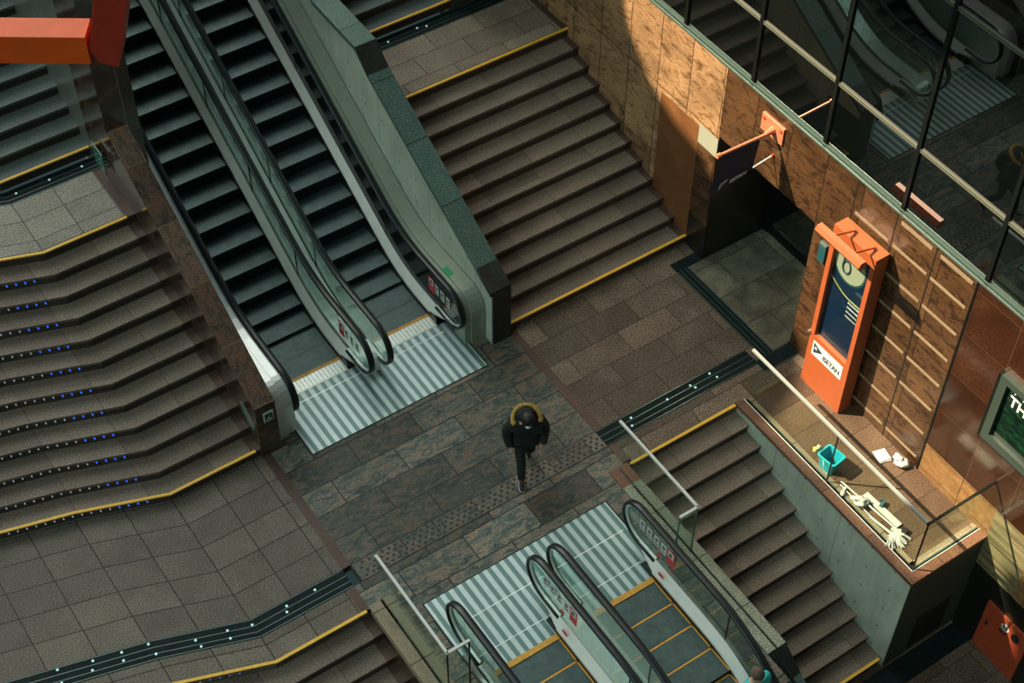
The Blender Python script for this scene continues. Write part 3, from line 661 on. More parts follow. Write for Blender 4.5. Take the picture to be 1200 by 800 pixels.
tag(mb.build('wall_right_inlay'), kind='structure')
mb = MB()
for y in (7.73,): mb.box(WX-0.03, WX-0.015, y-0.014, y+0.014, 0.0, 3.8, M['mullion'])
for y in (8.43, 9.13, 9.86): mb.box(WX-0.024, WX-0.015, y-0.008, y+0.008, 0.0, 3.8, M['black'])
tag(mb.build('wall_right_joint'), kind='structure')
# recess
mb = MB()
mb.box(WX, 13.5, 12.49, 12.60, -0.1, 2.6, M['wall_black']); mb.box(WX, 13.5, 10.33, 10.43, -0.1, 2.6, M['wall_black'])
mb.box(WX-0.01, 13.5, 10.40, 12.52, 2.53, 2.66, M['wall_black']); mb.box(13.45, 13.55, 10.3, 12.6, -0.1, 2.6, M['black'])
tag(mb.build('wall_recess'), kind='structure')
t = thing('shop_door', (13.35, 11.3, 0), 'dark glass shop door with a steel stile and long pull handle inside the wall recess', 'door')
mb = MB(); mb.box(13.33, 13.36, 11.42, 12.42, 0.08, 2.42, M['curtain']); mb.build('glass_leaf', t)
mb = MB(); mb.box(13.30, 13.38, 11.36, 12.46, 0.0, 0.10, M['mullion']); mb.box(13.30, 13.38, 11.36, 12.46, 2.40, 2.52, M['mullion']); mb.box(13.28, 13.38, 12.40, 12.48, 0, 2.5, M['mullion']); mb.build('door_frame', t)
mb = MB(); mb.box(13.28, 13.38, 11.28, 11.40, 0.0, 2.45, M['steel']); mb.build('stile', t)
mb = MB(); mb.tube([(13.28, 11.33, 1.25), (13.18, 11.33, 1.25), (13.18, 11.25, 1.25), (13.18, 10.80, 1.25)], 0.016, M['steel'], 8); mb.build('handle', t)
mb = MB(); mb.box(13.33, 13.36, 10.45, 11.25, 0.08, 2.42, M['curtain']); mb.box(13.30, 13.38, 10.45, 11.28, 0.0, 0.08, M['steel']); mb.build('side_light', t)
t = thing('wall_intercom', (WX, 10.18, 2.1), 'small dark teal panel on the brown wall between the shop recess and the orange kiosk', 'wall panel')
mb = MB(); mb.box(WX-0.05, WX-0.02, 10.12, 10.25, 2.0, 2.34, M['teal_dark']); mb.build('case', t)
mb = MB(); mb.box(WX-0.055, WX-0.05, 10.13, 10.24, 2.28, 2.33, M['frame']); mb.build('display', t)

# curtain wall above
mb = MB()
for (y0, y1) in [(13.45+1.455*k, 13.45+1.455*(k+1)) for k in range(-8, 7)]:
    for z0, z1 in ((3.90, 4.90), (4.90, 7.0), (7.0, 9.1), (9.1, 11.0)):
        mb.box(WX-0.005, WX+0.02, y0+0.02, y1-0.02, z0+0.03, z1-0.03, M['curtain'])
tag(mb.build('window_1'), kind='structure')
mb = MB()
for k in range(-8, 8):
    y = 13.45+1.455*k; mb.box(WX-0.035, WX+0.03, y-0.028, y+0.028, 3.84, 11.0, M['mullion'])
tag(mb.build('trim_1'), kind='structure')
mb = MB()
mb.box(WX-0.045, WX+0.03, 1.0, 24, 3.80, 3.828, M['frame']); mb.box(WX-0.030, WX+0.03, 1.0, 24, 3.828, 3.868, M['mullion']); mb.box(WX-0.040, WX+0.03, 1.0, 24, 3.868, 3.892, M['frame'])
for z in (4.90, 7.0, 9.1):
    mb.box(WX-0.03, WX+0.03, 1.0, 24, z-0.024, z-0.008, M['frame_gold']); mb.box(WX-0.02, WX+0.03, 1.0, 24, z-0.008, z+0.008, M['mullion']); mb.box(WX-0.03, WX+0.03, 1.0, 24, z+0.008, z+0.024, M['frame_gold'])
tag(mb.build('trim_2'), kind='structure')
mb = MB(); mb.box(WX+0.05, WX+0.3, 0.0, 10.3, -2.3, 11, M['black']); mb.box(WX+0.05, WX+0.3, 12.6, 25, -0.3, 11, M['black']); mb.box(WX+0.05, WX+0.3, 10.3, 12.6, 2.66, 11, M['black']); tag(mb.build('wall_backing'), kind='structure')

# ------------------------------------------------------------------ platform on the right
mb = MB()
mb.box(10.98, WX, 6.64, 9.98, -0.12, 0.0, M['platform'])
tag(mb.build('floor_platform'), kind='structure')
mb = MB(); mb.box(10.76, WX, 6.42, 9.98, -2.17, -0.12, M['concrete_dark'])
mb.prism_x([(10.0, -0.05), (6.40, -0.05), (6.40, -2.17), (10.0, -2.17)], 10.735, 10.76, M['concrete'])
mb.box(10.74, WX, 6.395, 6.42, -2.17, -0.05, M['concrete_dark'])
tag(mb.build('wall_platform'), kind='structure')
mb = MB()
mb.box(10.72, 10.86, 6.38, 10.02, -0.05, 0.012, M['coping_orange']); mb.box(10.86, WX, 6.38, 6.52, -0.05, 0.012, M['coping_orange'])
mb.box(10.92, 10.99, 6.58, 9.98, -0.10, 0.004, M['coping_sand']); mb.box(10.92, WX, 6.57, 6.65, -0.10, 0.004, M['coping_sand'])
mb.box(10.86, 10.92, 6.52, 9.99, -0.10, -0.01, M['drain']); mb.box(10.86, WX, 6.52, 6.58, -0.10, -0.01, M['drain'])
mb.box(10.86, 10.868, 6.52, 10.0, -0.02, 0.016, M['silver']); mb.box(10.86, WX, 6.52, 6.528, -0.02, 0.016, M['silver'])
tag(mb.build('trim_3'), kind='structure')
mb = MB(); mb.box(11.16, 11.78, 6.385, 6.397, -2.05, -1.25, M['black']); 
t = tag(mb.build('floor_vent'), 'dark rectangular vent opening low on the end wall under the glass-railed platform', 'vent')

def glass_rail(loc, label, panes, rails, posts=()):
    t = thing('glass_balustrade', loc, label, 'glass railing')
    for (x0, y0, x1, y1, z0, z1) in panes:
        mb = MB(); a = Vector((x0, y0, 0)); b = Vector((x1, y1, 0)); d = (b-a).normalized(); nrm = Vector((-d.y, d.x, 0))*0.006
        mb.prism_z([tuple((a-nrm)[:2]), tuple((b-nrm)[:2]), tuple((b+nrm)[:2]), tuple((a+nrm)[:2])], z0, z1, M['glass']); mb.build('glass_pane', t)
    for p, w_, h_, m in rails:
        mb = MB(); mb.tube(p, 0, m, sec=[(-w_, -h_), (w_, -h_), (w_, h_), (-w_, h_)]); mb.build('top_rail', t)
    for (x, y, z0, z1, m) in posts:
        mb = MB(); mb.box(x-0.009, x+0.009, y-0.009, y+0.009, z0, z1, m); mb.build('edge_post', t)
    return t
glass_rail((10.89, 6.55, 0), 'long clear glass railing with slim steel top around the small platform below the orange kiosk',
    [(10.89, 6.55, 10.89, 8.24, 0, 1.04), (10.89, 8.26, 10.89, 9.98, 0, 1.04), (10.89, 6.55, 12.07, 6.55, 0, 1.04)],
    [([(10.89, 10.02, 1.06), (10.89, 6.54, 1.06)], 0.020, 0.016, M['rail_grey']), ([(10.87, 6.55, 1.06), (12.09, 6.55, 1.06)], 0.016, 0.016, M['mullion'])],
    [(10.89, 6.55, 0, 1.05, M['mullion']), (10.89, 8.25, 0, 1.05, M['black'])])
glass_rail((8.65, 9.2, 0), 'glass railing with white steel top on the granite kerb right of the lower escalators',
    [(8.65, 8.40, 8.65, 10.05, -0.02, 1.0), (8.36, 8.40, 8.65, 8.40, -0.02, 1.0)],
    [([(8.65, 10.07, 1.01), (8.65, 8.39, 1.01)], 0.018, 0.014, M['white']), ([(8.66, 8.40, 1.01), (8.36, 8.40, 1.01)], 0.018, 0.014, M['white'])],
    [(8.65, 8.40, 0, 1.0, M['glass_edge']), (8.36, 8.40, 0, 1.0, M['glass_edge'])])
glass_rail((4.86, 9.2, 0), 'glass railing with white steel top on the sandstone kerb left of the lower escalators',
    [(4.86, 8.40, 4.86, 10.04, -0.02, 1.0), (4.86, 8.40, 5.17, 8.40, -0.02, 1.0)],
    [([(4.86, 10.06, 1.01), (4.86, 8.39, 1.01)], 0.018, 0.014, M['white']), ([(4.85, 8.40, 1.01), (5.18, 8.40, 1.01)], 0.018, 0.014, M['white'])],
    [(4.86, 8.40, 0, 1.0, M['mullion']), (5.17, 8.40, -0.2, 1.0, M['mullion'])])

# low kerbs around the lower escalator well
def kerb(x0, x1, xs0, xs1, m_first, m, y_end, first=9.70):
    mb = MB()
    for a, b in ((x0, xs0), (xs1, x1)):
        mb.box(a, b, first, 10.03, -0.1, 0.014, m_first); mb.box(a, b, y_end, first, -0.1, 0.014, m)
        mb.prism_x([(y_end, 0.014), (y_end-0.34, -0.26), (y_end-0.34, -0.40), (y_end, -0.15)], a, b, M['coping_dark'])
        mb.prism_x([(y_end-0.34, -0.26), (y_end-3.5, -2.05), (y_end-3.5, -2.25), (y_end-0.34, -0.40)], a, b, M['coping'])
    mb.box(xs0, xs1, y_end, 10.0, -0.1, -0.02, M['black'])
    mb.prism_x([(y_end, -0.02), (y_end-3.5, -2.10), (y_end-3.5, -2.25), (y_end, -0.15)], xs0, xs1, M['coping_dark'])
    return mb
mb = kerb(8.50, 8.80, 8.633, 8.667, M['coping_red'], M['coping_tan'], 6.64); tag(mb.build('trim_4'), kind='structure')
mb = kerb(4.67, 5.00, 4.842, 4.878, M['coping_sand'], M['coping_sand'], 6.64); tag(mb.build('trim_5'), kind='structure')
mb = MB()
mb.prism_x([(10.0, -0.1), (6.64, -0.1), (3.1, -2.2), (3.1, -3), (10.0, -3)], 8.52, 8.78, M['wall_polished'])
mb.prism_x([(10.0, -0.1), (6.64, -0.1), (3.1, -2.2), (3.1, -3), (10.0, -3)], 4.69, 4.98, M['wall_polished'])
mb.box(5.0, 5.30, 6.2, 9.6, -3, -0.12, M['wall_black']); mb.box(8.15, 8.5, 6.2, 9.6, -3, -0.12, M['wall_black'])
tag(mb.build('wall_well'), kind='structure')

# ------------------------------------------------------------------ escalators
TAN = math.tan(math.radians(30))
def base_up(y, Y0=14.72, T=0.55):
    d = y-Y0
    if d <= -T: return 0.0
    if d >= T: return TAN*d
    return TAN*(d+T)**2/(4*T)
def base_dn(y, Y0=6.78, T=0.5):
    d = Y0-y
    if d <= -T: return 0.0
    if d >= T: return -TAN*d
    return -TAN*(d+T)**2/(4*T)

def hand_path(x, basef, ynew, sgn, yend, h=0.93, r=0.35, step=0.2):
    """handrail loop: from below the newel, round its nose, and along the run. sgn=+1 run toward +Y"""
    cy = ynew+sgn*r; cz = h-r; pts = []
    pts.append((x, cy+sgn*0.35, cz-r+0.0))
    for i in range(13):
        a = -math.pi/2-math.pi*i/12.0
        pts.append((x, cy+sgn*r*math.cos(a), cz+r*math.sin(a)))
    y = cy+sgn*step
    while (yend-y)*sgn > 0:
        pts.append((x, y, h+basef(y))); y += sgn*step
    return pts
HSEC = [(-0.048, -0.008), (-0.048, 0.014), (-0.034, 0.027), (0.034, 0.027), (0.048, 0.014), (0.048, -0.008), (0.034, -0.018), (-0.034, -0.018)]

def strip_yz(mb, ys, zf0, zf1, x0, x1, m):
    """vertical-walled band between two height curves"""
    for a, b in zip(ys[:-1], ys[1:]):
        mb.prism_x([(a, zf0(a)), (b, zf0(b)), (b, zf1(b)), (a, zf1(a))], x0, x1, m)
def slope_strip(mb, ys, zin, zout, x0, x1, m, th=0.02):
    """deck whose inner edge (x0) sits at zin(y) and outer edge (x1) at zout(y)"""
    for a, b in zip(ys[:-1], ys[1:]):
        mb.face([(x0, a, zin(a)), (x1, a, zout(a)), (x1, b, zout(b)), (x0, b, zin(b))][::1 if (b-a)*(x1-x0) > 0 else -1], m)
        mb.face([(x1, a, zout(a)-th), (x0, a, zin(a)-th), (x0, b, zin(b)-th), (x1, b, zout(b)-th)][::1 if (b-a)*(x1-x0) > 0 else -1], m)

def side(t, side_sgn, xe, basef, ynew, sgn, ycomb, yend, solid=False, step=0.2, stickers=True, glassy=True, inlabel=None):
    """one balustrade; xe = step edge, side_sgn=+1 when it stands on the +X side"""
    s_ = side_sgn
    ys = []; y = ycomb+sgn*-0.45
    while (yend-y)*sgn > 0: ys.append(y); y += sgn*step
    B = basef
    # skirt
    mb = MB(); ysk = [q for q in ys if (q-ycomb)*sgn > -0.3]
    strip_yz(mb, ysk, lambda q: B(q)-0.35, lambda q: B(q)+0.13, xe+s_*0.002, xe+s_*0.012, M['skirt']); mb.build('skirt_panel', t)
    # inner deck, tapering to a point at the newel
    def zi(q): 
        k = min(1.0, max(0.0, ((q-ycomb)*sgn+0.45)/0.55)); return B(q)+0.10+0.03*k
    def zo(q):
        return B(q)+0.27
    mb = MB(); xin = lambda q: xe
    for a, b in zip(ys[:-1], ys[1:]):
        ka = min(1.0, max(0.0, ((a-ycomb)*sgn+0.45)/0.38)); kb = min(1.0, max(0.0, ((b-ycomb)*sgn+0.45)/0.38))
        x_a = xe+s_*(0.085*(1-ka)); x_b = xe+s_*(0.085*(1-kb))
        za, zb = B(a)+0.25-0.12*ka, B(b)+0.25-0.12*kb
        q4 = [(x_a, a, za), (xe+s_*0.095, a, B(a)+0.26), (xe+s_*0.095, b, B(b)+0.26), (x_b, b, zb)]
        if (b-a)*s_ < 0: q4 = q4[::-1]
        mb.face(q4, M['silver'])
        mb.face([(p[0], p[1], p[2]-0.04) for p in q4[::-1]], M['silver'])
        w4 = [(x_a, a, za), (x_b, b, zb), (x_b, b, zb-0.04), (x_a, a, za-0.04)]
        mb.face(w4, M['silver'])
    d = mb.build('inner_deck', t)
    # panel (glass, or a dark mirror panel where the balustrade backs on a wall)
    xg = xe+s_*0.105
    mb = MB(); cy = ynew+sgn*0.35
    top = lambda q: B(q)+0.925
    yy2 = [cy+sgn*0.0]; 
    while (yend-yy2[-1])*sgn > step: yy2.append(yy2[-1]+sgn*step)
    pm = M['panel_dark'] if solid else M['glass_esc']
    strip_yz(mb, yy2, lambda q: B(q)+0.10, top, xg-0.006, xg+0.006, pm)
    nose = [(cy+sgn*0.335*math.cos(-math.pi/2-math.pi*i/12), 0.58+0.335*math.sin(-math.pi/2-math.pi*i/12)) for i in range(13)]
    mb.prism_x(nose+[(cy, 0.10), (cy-sgn*0.10, 0.10)], xg-0.006, xg+0.006, pm)
    g = mb.build('side_panel' if solid else 'glass_panel', t)
    yj = ycomb+sgn*1.3
    while (yend-yj)*sgn > 0.3:
        mb = MB(); mb.prism_x([(yj-0.006, B(yj)+0.26), (yj+0.006, B(yj)+0.26), (yj+0.006, B(yj)+0.92), (yj-0.006, B(yj)+0.92)], xg-0.009, xg+0.009, M['black']); yj += sgn*1.25; mb.build('panel_joint', g)
    # handrail with its guide
    mb = MB(); mb.tube(hand_path(xg, B, ynew, sgn, yend), 0, M['rubber'], sec=HSEC, upv=(0, 0, 1)) if False else None
    pts = hand_path(xg, B, ynew, sgn, yend)
    def sweep(mb, pts, sec, m):
        n = len(pts); rings = []
        for i, p in enumerate(pts):
            p = Vector(p); tdir = (Vector(pts[min(i+1, n-1)])-Vector(pts[max(i-1, 0)])).normalized()
            sd = Vector((1, 0, 0)); u = sd.cross(tdir)*(1 if sgn > 0 else -1)
            rings.append([p+sd*a+u*b for a, b in sec])
        K = len(sec); base = len(mb.v); mi = mb.mat(m)
        for rg in rings: mb.v += rg
        for i in range(n-1):
            for k in range(K):
                k2 = (k+1) % K; mb.f.append((base+i*K+k, base+i*K+k2, base+(i+1)*K+k2, base+(i+1)*K+k)); mb.mi.append(mi); mb.uv.append([(0, 0)]*4)
        for rg in (0, n-1):
            mb.f.append(tuple(base+rg*K+k for k in range(K))); mb.mi.append(mi); mb.uv.append([(0, 0)]*K)
    sweep(mb, pts, HSEC, M['rubber']); mb.build('handrail', t, smooth=True)
    mb = MB(); sweep(mb, pts, [(-0.016, -0.040), (-0.016, -0.008), (0.016, -0.008), (0.016, -0.040)], M['silver']); mb.build('handrail_guide', t)
    return xg

def stickers(t, x, facing, basef, ystart, sgn, order, z=0.66):
    """row of notice stickers on a panel near the newel; facing=-1 faces -X"""
    for i, k in enumerate(order):
        y = ystart+sgn*i*0.15; zc = z+basef(y)
        xx0 = x+facing*0.009
        if k == 'r':
            mb = MB(); mb.box(min(xx0, xx0+facing*0.003), max(xx0, xx0+facing*0.003), y-0.075, y+0.075, zc-0.17, zc+0.13, M['red_print']); o = mb.build('red_warning_sticker', t)
            mb = MB(); xa = xx0+facing*0.004; mb.box(min(xa, xa+facing*.002), max(xa, xa+facing*.002), y-0.055, y+0.055, zc-0.02, zc+0.11, M['paper'])
            xa = xx0+facing*0.007; mb.box(min(xa, xa+facing*.002), max(xa, xa+facing*.002), y-0.022, y+0.012, zc+0.01, zc+0.08, M['ink']); mb.box(min(xa, xa+facing*.002), max(xa, xa+facing*.002), y+0.016, y+0.034, zc+0.0, zc+0.06, M['ink']); mb.build('pictogram', o)
        else:
            mb = MB(); mb.box(min(xx0, xx0+facing*0.003), max(xx0, xx0+facing*0.003), y-0.052, y+0.052, zc-0.10, zc+0.10, M['paper']); o = mb.build('notice_sticker', t)
            mb = MB(); xa = xx0+facing*0.004
            cyc = [(y+0.030*math.cos(a*math.pi/6), zc+0.03+0.030*math.sin(a*math.pi/6)) for a in range(12)]
            mb.prism_x(cyc, min(xa, xa+facing*.002), max(xa, xa+facing*.002), M['ink'])
            mb.box(min(xa, xa+facing*.002), max(xa, xa+facing*.002), y-0.035, y+0.035, zc-0.06, zc-0.04, M['ink']); mb.build('pictogram', o)

def steps(t, x0, x1, noses_, back, sgn, edge):
    """one mesh per step: grooved tread, dark riser, optional amber border"""
    for i, (y, z) in enumerate(noses_):
        yb = noses_[i+1][0] if i+1 < len(noses_) else back
        zb = noses_[i+1][1] if i+1 < len(noses_) else z
        mb = MB()
        if sgn > 0:
            mb.box(x0, x1, y, yb-0.004, z-0.03, z, M['step'])
            if zb-z > 0.01: mb.box(x0+0.003, x1-0.003, yb-0.004, yb+0.02, z-0.02, zb-0.028, M['step_riser'])
        else:
            mb.box(x0, x1, yb+0.004, y, z-0.03, z, M['step'])
            if z-zb > 0.01: mb.box(x0+0.003, x1-0.003, yb-0.002, yb+0.012, zb-0.02, z-0.03, M['step_riser'])
        o = mb.build('step', t)
        if edge:
            mb = MB(); ya, yc = (min(y, yb), max(y, yb))
            mb.box(x0, x1, yc-0.030 if sgn < 0 else ya, yc-0.006 if sgn < 0 else ya+0.03, z-0.01, z+0.004, M['amber'])
            mb.box(x1-0.018, x1, ya+0.006, yc-0.006, z-0.01, z+0.004, M['amber']); mb.box(x0, x0+0.018, ya+0.006, yc-0.006, z-0.01, z+0.004, M['amber'])
            e_ = mb.build('amber_edge', o)

# --- upper pair, rising toward +Y
ESC_UP = []; ESC_DN = []
def up_noses():
    out = [(13.88, 0.0)]; y = 14.24
    while y < 21.5:
        out.append((y, max(0.0, base_up(y)))); y += 0.385 if y < 14.3 else 0.346
    return out
for (x0, x1, lab, solidL, solidR, w_) in ((5.45, 6.45, 'left of the two escalators going up, next to the brown stone wall', True, False, 0),
                                          (6.97, 7.97, 'right of the two escalators going up, next to the concrete wall', False, True, 1)):
    t = thing('escalator', ((x0+x1)/2, 13.88, 0), lab, 'escalator')
    ESC_UP.append(t)
    steps(t, x0, x1, up_noses(), 21.9, 1, False)
    mb = MB(); mb.box(x0, x1, 13.83, 13.885, -0.02, 0.012, M['amber']); mb.build('comb_edge', t)
    mb = MB(); mb.box(x0, x1, 13.60, 13.83, -0.02, 0.010, M['comb'])
    for k in range(16): mb.box(x0+0.03+k*0.0605, x0+0.055+k*0.0605, 13.62, 13.82, 0.010, 0.013, M['silver'])
    mb.build('comb_plate', t)
    xl = side(t, -1, x0, base_up, 13.05, 1, 13.88, 21.5, solid=False)
    xr = side(t, +1, x1, base_up, 13.05, 1, 13.88, 21.5, solid=solidR)
    stickers(t, xr-0.006 if solidR else xr-0.006, -1, base_up, 13.42, 1, ['w', 'w', 'w', 'r'], 0.62)
    if not solidR:
        mb = MB(); mb.box(xr-0.012, xr-0.008, 13.95, 14.25, 0.45, 0.47, M['white']); 
# outer and middle decks
def deck_profile(y0, r, z1, yend, basef, sgn=1, zb=-0.1, step=0.2):
    pts = [(y0, zb), (y0, z1-r)]
    for i in range(1, 7): a = math.pi-math.pi/2*i/6; pts.append((y0+r+r*math.cos(a), z1-r+r*math.sin(a)))
    y = y0+r+step
    while y < yend: pts.append((y, z1+basef(y))); y += step
    pts.append((y, z1+basef(y))); pts.append((y, zb)); return pts
t = ESC_UP[1]
mb = MB(); mb.prism_x(deck_profile(13.06, 0.33, 0.90, 21.5, base_up), 8.115, 8.20, M['deck_green']); mb.build('side_cladding', t)
mb = MB(); mb.prism_x(deck_profile(13.02, 0.33, 0.915, 21.5, base_up), 8.205, 8.435, M['deck_green']); cl = mb.build('side_cladding', t)
mb = MB(); mb.box(8.20, 8.30, 13.62, 13.80, 0.915, 0.919, M['green_print']); mb.build('green_sticker', cl)
t = ESC_UP[0]
mb = MB(); mb.prism_x(deck_profile(13.06, 0.33, 0.90, 21.5, base_up), 5.17, 5.31, M['silver']); mb.build('side_cladding', t)
mb = MB(); mb.prism_x(deck_profile(13.02, 0.33, 0.905, 16.4, base_up), 4.985, 5.165, M['silver']); mb.build('side_cladding', t)
mb = MB(); mb.prism_x(deck_profile(13.35, 0.15, 0.30, 21.5, base_up), 6.575, 6.845, M['silver']); mb.build('middle_deck', t)

# --- lower pair, falling toward -Y
def dn_noses():
    out = [(8.31, 0.0)]; y = 8.31
    while y > 2.0:
        y -= 0.395 if y > 6.9 else 0.346
        out.append((y, base_dn(y+0.05)))
    return out
for (x0, x1, lab) in ((5.45, 6.45, 'left of the two escalators going down, beside the sandstone kerb'), (6.97, 7.97, 'right of the two escalators going down, beside the speckled granite kerb')):
    t = thing('escalator', ((x0+x1)/2, 8.31, 0), lab, 'escalator')
    ESC_DN.append(t)
    steps(t, x0, x1, dn_noses(), 1.5, -1, True)
    mb = MB(); mb.box(x0, x1, 8.28, 8.36, -0.02, 0.014, M['amber2']); mb.build('comb_edge', t)
    mb = MB(); mb.box(x0, x1, 8.36, 8.60, -0.02, 0.010, M['plate']); mb.build('comb_plate', t)
    xl = side(t, -1, x0, base_dn, 9.13, -1, 8.31, 2.0)
    xr = side(t, +1, x1, base_dn, 9.13, -1, 8.31, 2.0)
    stickers(t, xr-0.006, -1, base_dn, 8.75, -1, ['w', 'w', 'w', 'w', 'r'], 0.66)
    mb = MB(); mb.box(x1+0.012, x1+0.016, 8.16, 8.26, 0.20, 0.26, M['red_print']); mb.build('red_dot_sticker', t); mb = MB(); mb.box(xr-0.020, xr-0.014, 8.34, 8.41, 0.40, 0.47, M['red_print']); mb.build('red_dot_sticker', t)
mb = MB()
ysd = [8.75-0.25*i for i in range(28)]
strip_yz(mb, ysd, lambda q: base_dn(q)-0.3, lambda q: base_dn(q)+0.16, 6.575, 6.845, M['silver']); mb.build('middle_deck', ESC_DN[0])
for xa, xb, t in ((5.28, 5.33, ESC_DN[0]), (8.09, 8.17, ESC_DN[1])):
    mb = MB(); strip_yz(mb, ysd, lambda q: base_dn(q)-0.5, lambda q: base_dn(q)+0.05, xa, xb, M['steel']); mb.build('outer_trim', t)

# landing plates
def plate(y0, y1, lab, cuts):
    t = thing('striped_landing_plate', (6.72, (y0+y1)/2, 0), lab, 'floor plate')
    mb = MB(); mb.box(5.28, 8.17, y0, y1, -0.03, 0.006, M['plate']); mb.build('plate', t)
    mb = MB(); mb.box(5.262, 5.28, y0, y1, -0.03, 0.008, M['mullion']); mb.box(8.17, 8.188, y0, y1, -0.03, 0.008, M['mullion'])
    ye = y0-0.014 if y0 > 11 else y1; mb.box(5.262, 8.188, ye, ye+0.014, -0.03, 0.008, M['mullion']); mb.build('edge_trim', t)
    mb = MB()
    for (a, b, y) in cuts: mb.box(a, b, y-0.005, y+0.005, 0.006, 0.008, M['silver'])
    mb.build('joint_line', t); return t
plate(12.56, 13.60, 'blue-grey striped metal plate at the foot of the two escalators going up', [(5.4, 8.0, 13.45)])
plate(8.60, 9.66, 'blue-grey striped metal plate at the head of the two escalators going down', [(5.6, 8.1, 9.16), (5.45, 8.0, 8.63)])
mb = MB(); mb.box(5.28, 8.17, 13.6, 14.0, -0.2, -0.01, M['black']); mb.box(5.28, 5.44, 13.6, 14.2, -0.1, 0.004, M['skirt']); mb.box(6.46, 6.96, 13.6, 14.2, -0.1, 0.004, M['skirt']); mb.box(7.98, 8.17, 13.6, 14.2, -0.1, 0.004, M['skirt'])
mb.box(6.46, 6.96, 8.2, 8.6, -0.1, 0.004, M['skirt']); mb.box(5.28, 5.44, 8.2, 8.6, -0.1, 0.004, M['skirt']); mb.box(7.98, 8.17, 8.2, 8.6, -0.1, 0.004, M['skirt'])
tag(mb.build('floor_escalator_pit'), kind='structure')

# ------------------------------------------------------------------ orange kiosk sign
t = thing('kiosk_sign', (11.9, 9.46, 0), 'tall orange freestanding kiosk with a navy poster and a lamp bar, against the brown wall', 'sign')
mb = MB()
X0, X1, Y0_, Y1_ = 11.80, 12.03, 9.06, 9.86; ZB = 3.14
mb.box(X0, X1, Y0_, Y1_, 0.0, 1.02, M['orange']); mb.box(X0, X1, Y0_, Y0_+0.075, 1.02, 2.98, M['orange']); mb.box(X0, X1, Y1_-0.075, Y1_, 1.02, 2.98, M['orange'])
mb.box(X0, X1, Y0_, Y1_, 2.98, ZB, M['orange']); mb.box(X1-0.03, X1, Y0_+0.075, Y1_-0.075, 1.02, 2.98, M['orange']); mb.build('housing', t)
mb = MB(); mb.box(X0+0.07, X0+0.08, Y0_+0.07, Y1_-0.07, 1.0, 3.0, M['poster_navy']); p = mb.build('poster', t)
mb = MB(); yc, zc, R = 9.46, 2.72, 0.36
XP = X0+0.07
def disc(mb, yc, zc, ra, rb, x0, x1, m, clip=3.0, zmin=1.03):
    pts = []
    for i in range(40):
        a = i*math.pi/20; y = yc+ra*math.cos(a); z = zc+rb*math.sin(a); pts.append((min(max(y, Y0_+0.076), Y1_-0.076), min(z, 2.978)))
    mb.prism_x(pts, x0, x1, m)
disc(mb, 9.50, 2.62, 0.30, 0.34, XP-0.003, XP, M['teal_dark']); o = mb.build('disc_rim', p)
mb = MB(); disc(mb, 9.50, 2.63, 0.275, 0.31, XP-0.006, XP-0.003, M['cream']); mb.build('disc', p)
mb = MB(); mb.tube([(XP-0.008, 9.55+0.07*math.cos(a*math.pi/12), 2.56+0.11*math.sin(a*math.pi/12)) for a in range(25)], 0.014, M['ink'], 8); mb.tube([(XP-0.008, 9.62, 2.58), (XP-0.008, 9.615, 2.68), (XP-0.008, 9.58, 2.77), (XP-0.008, 9.52, 2.80)], 0.014, M['ink'], 8); mb.build('numeral', p)
mb = MB(); mb.tube([(XP-0.005, 9.78-0.045*i, 2.22-0.16*math.sin(min(1, i/9.0)*math.pi/2)-0.0) for i in range(15)], 0.005, M['lime'], 6); mb.build('curved_line', p)
for i, (txt, sz) in enumerate((('WEST GATE', 0.055), ('information', 0.055), ('Open daily', 0.045), ('for customers', 0.045))):
    mb = MB(); yy0 = 9.40; zz0 = 2.00-0.085*i
    rr = random.Random(i); y = yy0
    while y > 9.17:
        w_ = rr.uniform(0.012, 0.020); h_ = rr.uniform(0.020, 0.030)*(1.2 if i < 2 else 0.8)
        mb.box(XP-0.003, XP, y-w_, y, zz0-h_/2, zz0+h_/2, M['paper']); y -= w_+rr.uniform(0.008, 0.014)
    mb.build('text_line', p)
mb = MB(); mb.box(X0+0.03, X0+0.034, Y0_+0.076, Y1_-0.076, 1.02, 2.98, M['glass']); mb.build('glass_front', t)
mb = MB(); mb.box(X0-0.004, X0, 9.16, 9.765, 0.655, 0.925, M['white']); nm = mb.build('name_plate', t)
mb = MB(); xa = X0-0.006; mb.prism_x([(9.745, 0.90), (9.56, 0.815), (9.73, 0.70)], xa, xa+0.002, M['ink']); mb.build('pennant_mark', nm)
text_mesh('ISETAN', 'lettering', M['ink'], nm, (X0-0.006, 9.37, 0.755), (0, -1, 0), (0, 0, 1), 0.125, squeeze=0.85)
text_mesh('IM', 'mark_lettering', M['white'], nm, (X0-0.009, 9.69, 0.81), (0, -1, 0), (0, 0, 1), 0.07, squeeze=0.7)
mb = MB(); mb.tube([(11.43, 9.79, 3.35), (11.43, 8.96, 3.35)], 0.075, M['orange'], 6); mb.build('lamp_bar', t)
for y in (9.60, 9.23):
    mb = MB(); mb.tube([(11.93, y, 3.165), (11.45, y, 3.33)], 0.015, M['orange'], 8); mb.tube([(11.92, y, 3.14), (11.92, y, 3.165)], 0.022, M['copper'], 8); mb.build('arm', t)
mb = MB(); mb.tube([(X0-0.03, Y1_+0.02, 1.02), (X0+0.02, Y1_+0.02, 1.02)], 0.022, M['steel'], 8); mb.build('lock', t)

